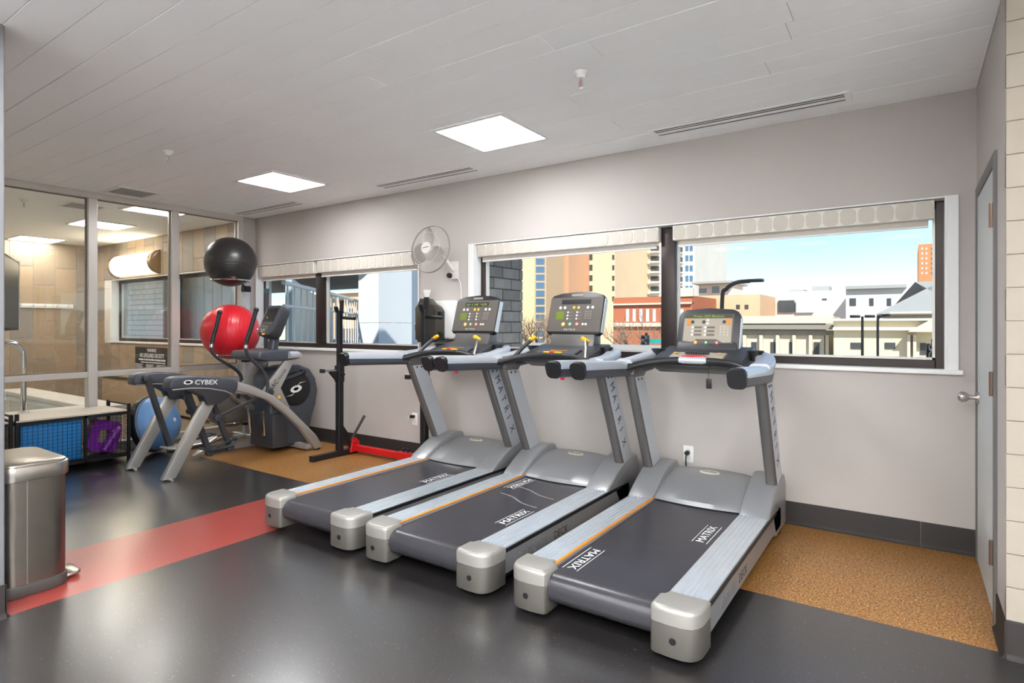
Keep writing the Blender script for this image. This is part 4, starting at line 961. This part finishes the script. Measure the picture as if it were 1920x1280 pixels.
for k in range(3):
    m_ = obj('foam_mat', bb(newbm(), -.022, .022, 0, (.46, .46, .475)[k], 0, .375 - .01 * k, .008, 2), M_foam)
    m_.location = (-6.47 - .05 * k, 1.77, .085); tag(m_, ('blue foam mat at the front of the storage rack, against the wire', 'blue foam mat in the storage rack, middle of three', 'longer blue foam mat at the back of the storage rack, showing past the post')[k], 'mat', 'blue foam mats in the rack')
t = thing('plastic_step', 'shiny purple plastic step frame with a square opening in the storage rack', 'exercise step', (-6.60, 2.415, .086))
bm = newbm(); o_ = rrect(.26, .30, .06, 4); i_ = rrect(.11, .13, .03, 4); k = len(o_)
for xa in (0, .09):
    pass
vo = [[bm.verts.new((x, p, q + .17)) for p, q in o_] for x in (-.06, .06)]; vi = [[bm.verts.new((x, p, q + .17)) for p, q in i_] for x in (-.06, .06)]
for j in range(k):
    j2 = (j + 1) % k
    bm.faces.new((vo[0][j], vo[0][j2], vo[1][j2], vo[1][j])); bm.faces.new((vi[0][j2], vi[0][j], vi[1][j], vi[1][j2]))
    for s_ in (0, 1): bm.faces.new((vo[s_][j], vi[s_][j], vi[s_][j2], vo[s_][j2]))
xf(bm.verts, Matrix.Rotation(math.radians(-14), 3, 'X'), (0, 0, 0)); zmin = min(v.co.z for v in bm.verts); xf(bm.verts, None, (0, 0, -zmin)); obj('frame', bm, M_purple, t)
t = thing('foam_dumbbell', 'purple plastic bar leaning in the storage rack beside the purple step', 'exercise bar', (-6.485, 2.535, .086))
bm = newbm(); tube(bm, [(0, -.11, .035), (0, .015, .23)], .035, 12); obj('bar', bm, M_purple, t)
bm = newbm(); tube(bm, [(-.004, -.03, .19), (-.004, .035, .235)], .03, 10); obj('bar_end', bm, mat('pink_plastic', '#a0649a', .4), t)
# ================================================================== TRASH CAN
t = thing('trash_can', 'brushed steel step trash can at the left edge', 'trash can', (-3.87, 1.05, 0))
def rr_xy(w, d, r, n=6): return rrect(w, d, r, n)
obj('body', prism(newbm(), rr_xy(.52, .29, .07), .05, .575, 'Z'), M_steeldark, t); obj('base_ring', prism(newbm(), rr_xy(.535, .305, .075), 0, .06, 'Z', .006, 2), mat('base_grey', '#5b5957', .45, metal=.5), t)
obj('lid_band', prism(newbm(), rr_xy(.545, .315, .08), .572, .642, 'Z', .006, 2), M_steel, t); obj('lid', prism(newbm(), rr_xy(.525, .295, .07), .640, .654, 'Z', .006, 2), M_steel, t)
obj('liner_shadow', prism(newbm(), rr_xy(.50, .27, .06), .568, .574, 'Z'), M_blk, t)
obj('seam', bb(newbm(), .2605, .2625, -.035, -.03, .06, .57), M_steel, t)
pd = newbm(); prism(pd, [(.02, .15), (.20, .15), (.20, .20), (.17, .225), (.05, .225), (.02, .20)], .012, .03, 'Z', .006, 2); obj('pedal', pd, M_steel, t)
# ================================================================== SQUAT STAND
SX0, SX1, SY = -4.845, -3.665, 3.93
t = thing('squat_stand', 'black squat stand with a red adjustable crossbar on the floor', 'squat rack', (SX0, SY, 0))
def wq(name, bm, m, parent=t): xf(bm.verts, None, V(-SX0, -SY, 0)); return obj(name, bm, m, parent)
for X, s_ in ((SX0, 1), (SX1, -1)):
    wq('foot', bb(newbm(), X - .03, X + .03, SY - .34, SY + .22, 0, .055, .004, 1), M_blkmetal)
    for yy in (SY - .345, SY + .215): wq('foot_cap', bb(newbm(), X - .032, X + .032, yy, yy + .012, 0, .058, .003, 1), M_blk)
    ps = wq('post', bb(newbm(), X - .03, X + .03, SY - .03, SY + .03, .05, .80, .004, 1), M_blkmetal)
    wq('collar', bb(newbm(), X - .036, X + .036, SY - .036, SY + .036, .76, .93, .004, 1), M_blkmetal)
    wq('inner_tube', bb(newbm(), X - .023, X + .023, SY - .023, SY + .023, .80, 1.48, .003, 1), M_blkmetal)
    wq('brace', tube(newbm(), [(X, SY + .01, .30), (X, SY + .19, .05)], 0, sq=(.045, .045)), M_blkmetal)
    wq('gusset', bb(newbm(), X - .02, X + .02, SY + .13, SY + .17, .05, .14), M_blkmetal)
    fk = newbm(); prism(fk, [(SY - .055, 1.53), (SY - .035, 1.475), (SY + .03, 1.465), (SY + .03, 1.475), (SY + .036, 1.60), (SY + .022, 1.60), (SY + .018, 1.485), (SY - .03, 1.49), (SY - .045, 1.535)], X - .026, X + .026, 'X'); wq('bar_fork', fk, M_blkmetal)
    wq('storage_peg', tube(newbm(), [(X + .02, SY + .02, 1.42), (X + .20, SY + .03, 1.41)], .016, 10), M_blk)
    pg = wq('spotter_arm', tube(newbm(), [(X, SY - .03, .88), (X, SY - .20, .885)], .014, 10), M_chrome); wq('arm_stop', bb(newbm(), X - .03, X + .03, SY - .225, SY - .20, .865, .905, .003, 1), M_blk, pg)
    wq('arm_gusset', prism(newbm(), [(SY - .036, .77), (SY - .036, .87), (SY - .13, .87)], X - .02, X + .02, 'X'), M_blkmetal)
    wq('pin_knob', tube(newbm(), [(X + .03, SY, .84), (X + .075, SY, .84)], .012, 8), M_blk)
    wq('weight_peg', tube(newbm(), [(X + .02, SY + .13, .14), (X + (.15 if s_ > 0 else .075), SY + .20, .40)], .014, 10), mat('peg_steel', '#6a6764', .35, metal=.8))
cb = wq('crossbar', bb(newbm(), SX0 + .03, SX0 + .68, SY + .145, SY + .205, .03, .09, .004, 1), M_red)
wq('crossbar_sleeve', bb(newbm(), SX0 + .66, SX1 - .03, SY + .138, SY + .212, .023, .097, .004, 1), M_red)
wq('crossbar_plate', prism(newbm(), [(SY + .10, .02), (SY + .22, .02), (SY + .22, .12), (SY + .17, .17), (SY + .13, .17)], SX0 + .03, SX0 + .055, 'X', .003, 1), M_red)
for dx in (.74, .80): wq('lock_knob', lathe(newbm(), [(.006, .09), (.006, .115), (.018, .118), (.018, .135), (.0, .137)], (SX0 + dx, SY + .175, 0), 'Z', 12), M_blk)
for zz in (.05, .13): wq('bolt', lathe(newbm(), [(.010, .0), (.010, .006), (.005, .008)], (SX0 + .054, SY + .145 + .05 * (zz < .1), zz), 'X', 10), M_steel)
# ================================================================== OUTSIDE
GZ = -5.6
bm = newbm(); bb(bm, -160, 120, D + WT + .6, 220, GZ - .2, GZ); struct('ground_street', bm, mat('asphalt', '#b5b0a8', .9, var=.15, vscale=.3))
def far_mat(n, c, r=.75): return mat(n, c, r, var=.07, vscale=.25)
M_glassblue = mat('far_glass', '#5d7f9a', .15, metal=.2, var=.2, vscale=.6); M_glassdk = mat('far_glass_dark', '#4b4f52', .25, var=.2, vscale=.8); M_glasspale = mat('far_glass_pale', '#c3cfd4', .2)
M_stone = far_mat('far_limestone', '#d9cdb6'); M_white_st = far_mat('far_white_stone', '#dedad2'); M_brick = far_mat('far_brick', '#b06a4c'); M_roofgrey = far_mat('far_roof', '#a5a6a4')
class Bld:
    def __init__(s, name, label, px0, px1, ytop, Y, depth, m, cat='building', zbot=GZ):
        a, b = at(px0, 600, Y), at(px1, 600, Y); s.x0, s.x1, s.Y = a.x, b.x, Y; s.zt = at((px0 + px1) / 2, ytop, Y).z
        s.t = thing(name, label, cat, ((a.x + b.x) / 2, Y, zbot)); s.o = V((a.x + b.x) / 2, Y, zbot)
        bm = newbm(); bb(bm, a.x, b.x, Y, Y + depth, zbot, s.zt); s.add('walls', bm, m)
    def add(s, name, bm, m, parent=None): xf(bm.verts, None, -s.o); return obj(name, bm, m, parent or s.t, smooth=False)
    def wins(s, xs, ys, wpx, hpx, m, name='window', proud=.06):
        """windows centred at picture columns xs and rows ys, wpx by hpx in the photo"""
        me = None
        for x in xs:
            for y in ys:
                c = at(x, y, s.Y); e = at(x + wpx, y, s.Y).x - c.x; hh = at(x, y - hpx, s.Y).z - c.z
                if me is None:
                    b = newbm(); bb(b, -.5, .5, -proud, .0, -.5, .5); me = meshof(b, m)
                o = piece(name, me, None, s.t, (c.x - s.o.x, 0, c.z - s.o.z)); o.scale = (e, 1, hh)
    def band(s, px0, px1, y0, y1, m, out=.4, name='cornice', back=None):
        a, b = at(px0, y0, s.Y), at(px1, y0, s.Y); xm = (px0 + px1) / 2
        z0, z1 = at(xm, y1, s.Y).z, at(xm, y0, s.Y).z
        bm = newbm(); bb(bm, a.x, b.x, s.Y - out, s.Y + (back or .3), z0, z1); return s.add(name, bm, m)
def rng(a, b, n): return [a + (b - a) * i / (n - 1) for i in range(n)]
b = Bld('cream_tower', 'plain cream yellow tower just right of the dark brick wing', 966, 1003, 350, 70, 4.9, far_mat('far_cream', '#e6cf9f'))
b = Bld('glass_tower', 'narrow blue glass tower between the cream and the brown towers', 1002, 1024, 350, 69, 5, far_mat('far_glass_frame', '#c2a98a'))
b.wins([1007.5, 1013, 1018.5], rng(385, 655, 19), 5, 11, M_glassblue, 'glass_panel')
b = Bld('brick_apartments', 'brown brick apartment tower with a grid of small windows', 1023, 1066, 350, 75.2, 14, far_mat('far_brown_brick', '#cda282'))
b.wins([1029, 1037.5, 1046, 1055.5], rng(388, 652, 12), 3.6, 9, M_glassdk)
b = Bld('beige_slab_tower', 'tall plain beige slab with one narrow column of balconies', 1065, 1153, 350, 82, 14, far_mat('far_beige', '#e3c8a6'))
b.wins([1108], rng(385, 560, 10), 6, 11, M_glassdk, 'balcony_opening'); b.wins([1150], rng(385, 560, 10), 4, 9, M_glassdk, 'balcony_opening')
b = Bld('white_high_rise', 'white glassy high rise with stacked balconies behind the window mullion', 1154, 1303, 330, 96, 20, M_white_st)
b.wins([1163, 1175, 1186], rng(392, 560, 11), 4, 7, M_glassdk); b.wins([1206, 1212], rng(388, 562, 10), 7, 11, M_glassblue); b.wins([1224, 1232], rng(390, 560, 10), 8, 9, M_glassdk, 'balcony_opening')
b.wins([1268, 1276], rng(450, 560, 7), 8, 9, M_glassdk, 'balcony_opening'); b.wins([1288, 1296], rng(446, 560, 7), 6, 11, M_glassblue)
for y in rng(397, 567, 10): b.band(1219, 1238, y, y + 2, M_white_st, 1.2, 'balcony_slab')
for y in rng(456, 566, 7): b.band(1263, 1281, y, y + 2, M_white_st, 1.2, 'balcony_slab')
b = Bld('red_brick_hall', 'low red brick building with tall pale windows', 1150, 1298, 556, 52, 7.8, M_brick)
b.wins(rng(1177, 1227, 5) + [1266, 1279], [591], 5.5, 24, M_glasspale); b.band(1150, 1298, 568, 571, M_stone, .35); b.band(1150, 1298, 605, 612, M_stone, .4); b.band(1245, 1300, 540, 556, M_stone, .2, 'parapet')
b = Bld('peach_block', 'low peach coloured block with a modern glass penthouse on its roof', 1296, 1425, 553, 60, 7.8, far_mat('far_peach', '#e0b893'))
b.wins([1305, 1384, 1400], [575], 7, 8, M_glassdk); pb = b.band(1302, 1366, 531, 553, M_white_st, -1.5, 'penthouse', 6); b.band(1296, 1372, 527, 531, M_roofgrey, 0, 'penthouse_roof', 7); b.wins([1318], [545], 14, 9, M_glassdk); b.wins([1342], [543], 14, 13, M_glassdk)
b = Bld('white_long_building', 'long white low building with rooftop equipment in the middle distance', 1398, 1600, 546, 68, 16, M_white_st)
b.band(1460, 1490, 563, 585, M_glassdk, .3, 'louver_bank'); b.band(1494, 1526, 562, 586, mat('far_blue_unit', '#c9d6dd', .5), .5, 'equipment_box'); b.band(1470, 1500, 540, 547, M_roofgrey, -3, 'roof_unit', 6); b.band(1515, 1548, 533, 547, M_roofgrey, -3, 'roof_unit', 6)
b.wins([1546], [561], 9, 3, M_glassdk)
b = Bld('white_stone_block', 'taller white stone block with four small windows', 1586, 1700, 537, 62, 5.8, M_white_st)
b.wins([1569 + 28, 1601 + 0, 1634, 1667], [566], 8, 14, M_glassdk); b.band(1586, 1700, 535, 541, M_roofgrey, .6)
b = Bld('hip_roof_pavilion', 'stone pavilion with a grey hipped roof at the right', 1668, 1790, 588, 50, 14, M_stone)
rf = newbm(); x0, x1, Yb = b.x0 - .8, b.x1 + .8, b.Y; zt = b.zt; hgt = at(1720, 520, Yb).z - zt
vs = [rf.verts.new(p) for p in ((x0, Yb - .8, zt), (x1, Yb - .8, zt), (x1, Yb + 14.8, zt), (x0, Yb + 14.8, zt), (x0 + 4, Yb + 5, zt + hgt), (x1 - 3, Yb + 5, zt + hgt))]
for f in ((0, 1, 5, 4), (1, 2, 5), (2, 3, 4, 5), (3, 0, 4), (3, 2, 1, 0)): rf.faces.new([vs[i] for i in f])
b.add('roof', rf, M_roofgrey); b.band(1668, 1790, 584, 590, M_stone, .7); b.band(1668, 1790, 592, 604, far_mat('far_frieze', '#a9a69f'), .1, 'frieze')
b = Bld('stone_bank_building', 'weathered grey limestone building with a heavy cornice behind the rightmost console', 1378, 1545, 592, 40, 10, M_stone)
b.band(1376, 1563, 592, 606, M_stone, .35, 'parapet'); b.band(1376, 1563, 609, 617, far_mat('far_worn_stone', '#8f8a80'), .7); b.band(1378, 1562, 619, 628, far_mat('far_worn_stone2', '#a59e90'), .12, 'frieze')
b.wins([1385, 1414, 1450, 1485, 1531], [655], 10, 28, M_glassdk); b.wins(rng(1398, 1552, 6), [650], 6, 44, M_stone, 'pilaster', .35)
b = Bld('cream_bank_building', 'cream stone building with a pedimented entrance at the far right', 1563, 1790, 597, 38, 10, far_mat('far_cream_stone', '#e4d6b4'))
b.band(1563, 1790, 597, 601, M_white_st, .4); b.band(1563, 1790, 614, 619, M_white_st, .5); b.wins([1605, 1669], [648], 20, 12, M_glassdk); b.wins([1731], [654], 12, 22, M_glassdk, 'arched_window')
b.wins([1704, 1715], [650], 6, 46, M_stone, 'column', .6)
pd = newbm(); pa, pb_ = at(1702, 622, 37.4), at(1785, 622, 37.4); zz = at(1740, 622, 37.4).z; zh = at(1745, 600, 37.4).z
prism(pd, [(pa.x, zz), (pb_.x, zz), ((pa.x + pb_.x) / 2, zh)], 36.8, 38, 'Y'); b.add('pediment', pd, M_stone)
b = Bld('distant_brick_tower', 'distant orange brick apartment tower at the right edge of the window', 1722, 1790, 456, 125, 16, far_mat('far_orange_brick', '#c08458'))
b.wins([1729, 1737], rng(466, 512, 6), 3, 4, M_glasspale); b.wins([1752], rng(466, 512, 6), 12, 4, M_glassdk, 'balcony_opening')
# left window: beige offices, cream block, brown storefront
b = Bld('beige_offices', 'beige office building with paired windows seen past the white columns', 560, 700, 548, 48, 10, far_mat('far_tan', '#c9ae8e'))
b.wins([617, 626, 638, 643, 655, 662], [563], 4, 8, M_glassdk); b.wins([617, 636, 657], [585], 9, 14, M_glassdk); b.band(560, 700, 548, 551, M_stone, .5)
b = Bld('cream_office_block', 'cream block with rows of dark windows at the right of the left window', 742, 800, 535, 50, 10, far_mat('far_cream2', '#e8dbb8'))
b.wins([757, 765, 773, 780], [551], 4, 9, M_glassdk); b.wins([755, 771, 783], [568], 4, 7, M_glassdk); b.wins([754, 772], [585], 8, 13, M_glassdk); b.wins([754, 772], [604], 8, 14, M_glassdk)
b = Bld('brown_storefront', 'low brown storefront with a blue sign at street level', 640, 800, 616, 44, 3.8, far_mat('far_brown', '#6f5f57'))
b.band(753, 769, 624, 634, mat('sign_blue', '#3f7fb0', .5), .15, 'sign_panel'); b.wins([782], [630], 8, 22, M_glasspale); b.wins([700, 725], [640], 14, 12, M_glassdk)
# covered forecourt: two white columns and a deep soffit
def column(px0, px1, Y, dep, label):
    a, c = at(px0, 600, Y), at(px1, 600, Y); t = thing('concrete_column', label, 'column', ((a.x + c.x) / 2, Y, GZ)); w = c.x - a.x
    z = 0; n = 0
    for z0, z1 in ((0, 3.2), (3.21, 5.2), (5.21, 7.0), (7.01, 9.2), (9.21, 12.5)):
        obj('drum_panel', bb(newbm(), -w / 2, w / 2, 0, dep, z0, z1), M_whiteconc, t, smooth=False)
M_whiteconc = mat('white_concrete', '#d5dbe0', .6, var=.04, vscale=.8)
column(672, 710, 9.5, 1.1, 'broad white concrete column outside the left window'); column(733, 752, 12.5, .8, 'slimmer white concrete column farther out')
bm = newbm(); e = at(672, 540, 9.5).x; bb(bm, -40, e + .3, 5.0, 9.6, 3.15, 3.9); bb(bm, -40, e - 2.5, 9.6, 19.3, 3.15, 3.9); struct('ceiling_forecourt', bm, mat('soffit_grey', '#9b988f', .7, var=.05, vscale=.5))
t = thing('soffit_lamp', 'round warm recessed lamp in the forecourt soffit', 'ceiling light', (at(662, 525, 9.0).x, 9.0, 3.15)); obj('lens', lathe(newbm(), [(0, -.02), (.32, -.02), (.34, 0)], seg=24), mat('soffit_lens', '#e2c59a', .5), t)
# white picket railing running away along the ramp
A_, B_ = V(-7.6, 5.15, .55), V(-23.5, 20.0, .55)
t = thing('picket_railing', 'white metal picket railing running away along the ramp outside', 'railing', A_)
dv = B_ - A_; n = 60; perp = V(dv.y, -dv.x, 0).normalized(); bend = 1.0
def rp(u): return dv * u + perp * (math.sin(PI * u) * bend)
M_rail_w = mat('railing_white', '#d8dcdc', .5)
obj('top_rail', tube(newbm(), [rp(u / 12) + V(0, 0, 1.42) for u in range(13)], .035, 8), M_rail_w, t); obj('mid_rail', tube(newbm(), [rp(u / 12) + V(0, 0, 1.08) for u in range(13)], .025, 8), M_rail_w, t); obj('bottom_rail', tube(newbm(), [rp(u / 12) + V(0, 0, .12) for u in range(13)], .025, 8), M_rail_w, t)
pm = newbm(); lathe(pm, [(.014, 0), (.014, 1.42)], (0, 0, 0), 'Z', 6); pm = meshof(pm, M_rail_w)
for k in range(n): piece('picket', pm, None, t, rp((k + .5) / n))
bm = newbm(); bb(bm, -30, -6.9, D + WT + .35, 24, .25, .5); struct('ground_ramp', bm, mat('ramp_concrete', '#b3b1ab', .8, var=.08, vscale=.6))
bm = newbm(); pA, pB = A_ + V(-2.2, 1.6, 0), B_ + V(-3, 1, 0)
tube(bm, [pA + V(0, 0, .85), pB + V(0, 0, .85)], 0, sq=(.12, 1.7)); gw = obj('shade_blue_wall', bm, mat('shade_blue', '#a9c0c6', .4, var=.1, vscale=.6)); tag(gw, 'pale wall behind the picket railing, coloured in the blue of shade', 'screen wall')  # stand-in wall; its pale blue colour holds the shade of a building beyond
# white brick pier and boarded wall outside the pool window
EY = 8.5; a, c = at(206, 600, EY), at(307, 600, EY); bw, bh = .42, .16
wbk = obj('wall_exterior_white', bb(newbm(), a.x, c.x, EY + .01, EY + .4, GZ, 4.2), mat('mortar_pale', '#a9abad', .9)); wbk['kind'] = 'structure'
M_wbrick = mat('white_brick', '#e4e7e8', .7, var=.06, vscale=2); bmesh_b = newbm(); bb(bmesh_b, .006, bw - .006, 0, .04, .006, bh - .006, .004, 1); wbm = meshof(bmesh_b, M_wbrick)
zz = .55; r_ = 0
while zz < 3.3:
    xx = a.x - (bw / 2 if r_ % 2 else 0)
    while xx < c.x - .02:
        x0_, x1_ = max(xx, a.x), min(xx + bw, c.x)
        if x1_ - x0_ > .05: o = piece('brick', wbm, None, wbk, (x0_, EY - .025, zz)); o.scale.x = (x1_ - x0_) / bw
        xx += bw
    zz += bh; r_ += 1
a2, c2 = at(307, 600, 9.4), at(452, 600, 9.4)
wsd = obj('wall_exterior_boards', bb(newbm(), a2.x, c2.x, 9.42, 9.7, GZ, 4.2), mat('board_gap', '#9fa6ab', .8)); wsd['kind'] = 'structure'
n = 9; wv = (c2.x - a2.x) / n; bdm = newbm(); bb(bdm, .014, wv - .014, 0, .03, 0, 4.0, .004, 1); bdm = meshof(bdm, mat('white_board', '#e3e9ed', .6, var=.04, vscale=1.5))
for k in range(n): piece('board', bdm, None, wsd, (a2.x + wv * k, 9.395, .1))
# dark split-face wing wall just outside the right window
WX = -3.72
wng = obj('wall_exterior_wing', bb(newbm(), WX - .5, WX, D + WT + .01, 5.62, GZ, 3.2), mat('mortar_dark', '#6a6663', .9)); wng['kind'] = 'structure'
M_dbrick = [mat('dark_brick_%d' % k, c_, .85, var=.2, vscale=9, bump=.6, bscale=30) for k, c_ in enumerate(('#a8a19a', '#99928c', '#b3aba3'))]
dbm = []
for m_ in M_dbrick: b_ = newbm(); bb(b_, -.006, .02, .004, .326, .004, .116, .006, 1); dbm.append(meshof(b_, m_))
zz = .9; r_ = 0
while zz < 2.35:
    yy = 4.56 - (.165 if r_ % 2 else 0)
    while yy < 5.60:
        y0_, y1_ = max(yy, 4.56), min(yy + .33, 5.62)
        if y1_ - y0_ > .04: o = piece('brick', random.choice(dbm), None, wng, (WX, y0_, zz)); o.scale.y = (y1_ - y0_) / .33
        yy += .33
    zz += .12; r_ += 1
# street furniture
def lamp_post(px, Y, ytop, arm_px, label, r=.07):
    p = at(px, 600, Y); zt = at(px, ytop, Y).z; q = at(arm_px, ytop, Y); t = thing('street_lamp', label, 'street lamp', (p.x, Y, GZ)); hgt = zt - GZ; dx = q.x - p.x
    obj('pole', tube(newbm(), smooth_path([(0, 0, 0), (0, 0, hgt * .55), (0, 0, hgt - abs(dx) * .55), (dx * .12, 0, hgt - abs(dx) * .18), (dx * .4, 0, hgt - .01), (dx * .75, 0, hgt + .02)], 6), r, 10), M_blkmetal, t)
    obj('lamp_head', box(newbm(), (dx * .9, 0, hgt + .03), (abs(dx) * .42, .3, .11), .04), M_blkmetal, t); return t
lamp_post(1354, 21, 530, 1424, 'curved black street lamp standing above the rightmost console')
lamp_post(1646, 30, 592, 1668, 'thin curved street lamp in front of the cream building', .05)
p = at(1617, 600, 30); t = thing('street_lamp', 'straight street lamp with twin heads in front of the cream building', 'street lamp', (p.x, 30, GZ)); hg = at(1617, 593, 30).z - GZ
obj('pole', tube(newbm(), [(0, 0, 0), (0, 0, hg)], [.08, .05], 10), M_blkmetal, t)
for s_ in (-1, 1): obj('lamp_head', box(newbm(), (s_ * .28, 0, hg), (.4, .2, .12), .03), M_blkmetal, t)
def signal(px, y0, y1, Y, label, n=3):
    p = at(px, y1, Y); z1 = at(px, y0, Y).z; h_ = z1 - p.z; t = thing('traffic_signal', label, 'traffic light', (p.x, Y, GZ))
    obj('pole', tube(newbm(), [(0, .12, 0), (0, .12, z1 - GZ + .1)], .06, 8), M_blkmetal, t); obj('housing', bb(newbm(), -.16, .16, -.1, .1, p.z - GZ, z1 - GZ, .03), M_blk, t)
    for k in range(n): obj('visor', lathe(newbm(), [(.12, 0), (.12, -.16), (.10, -.16), (.10, -.02), (0, -.02)], (0, -.1, p.z - GZ + h_ * (k + .5) / n), 'Y', 14), mat('visor_grey', '#55585c', .5), t)
signal(1210, 628, 661, 24, 'black traffic signal beyond the middle treadmill'); signal(1752, 644, 672, 17, 'traffic signal at the right edge of the window', 2)
p = at(1229, 639, 24.2); t = thing('street_sign', 'small teal street name sign beside the window mullion', 'sign', (p.x, 24.2, GZ)); obj('post', tube(newbm(), [(.3, .05, 0), (.3, .05, p.z - GZ)], .04, 8), M_blkmetal, t); obj('blade', bb(newbm(), -.3, .3, -.02, .02, p.z - GZ - .09, p.z - GZ + .09), mat('sign_teal', '#2f9a9c', .5), t)
def bare_tree(px, Y, ytop, label, seed, spread=1.0):
    rnd = random.Random(seed); p = at(px, 600, Y); H_ = at(px, ytop, Y).z - GZ; t = thing('bare_tree', label, 'tree', (p.x, Y, GZ)); br = newbm(); tk = newbm()
    tube(tk, [(0, 0, 0), (.05, 0, H_ * .3), (0, .05, H_ * .53)], [.16, .13, .10], 8)
    def grow(o, d, L, r, lev):
        e = o + d * L; m1 = o + d * L * .5 + V(rnd.uniform(-.06, .06), rnd.uniform(-.06, .06), 0) * L; tube(br, [o, m1, e], [r, r * .85, r * .65], 5 if lev < 2 else 3, cap=False)
        if lev >= 4: return
        for _ in range(3 if lev < 3 else 2):
            nd = (d + V(rnd.uniform(-.75, .75) * spread, rnd.uniform(-.75, .75) * spread, rnd.uniform(-.15, .45))).normalized(); grow(o + d * L * rnd.uniform(.55, 1), nd, L * rnd.uniform(.6, .78), r * .6, lev + 1)
    for k in range(5): a_ = 2 * PI * k / 5 + rnd.random(); grow(V(0, .05, H_ * .5), V(math.cos(a_) * .6, math.sin(a_) * .6, 1).normalized(), H_ * .26, .07, 0)
    m_ = mat('bark', '#8b7766', .9); obj('trunk', tk, m_, t); obj('branches', br, m_, t)
bare_tree(1003, 26, 590, 'bare tree in front of the cream and glass towers', 3); bare_tree(1040, 33, 598, 'bare tree in front of the brown apartments, partly behind the middle console', 5); bare_tree(1212, 30, 603, 'low bare tree in front of the red brick hall', 9, 1.3)
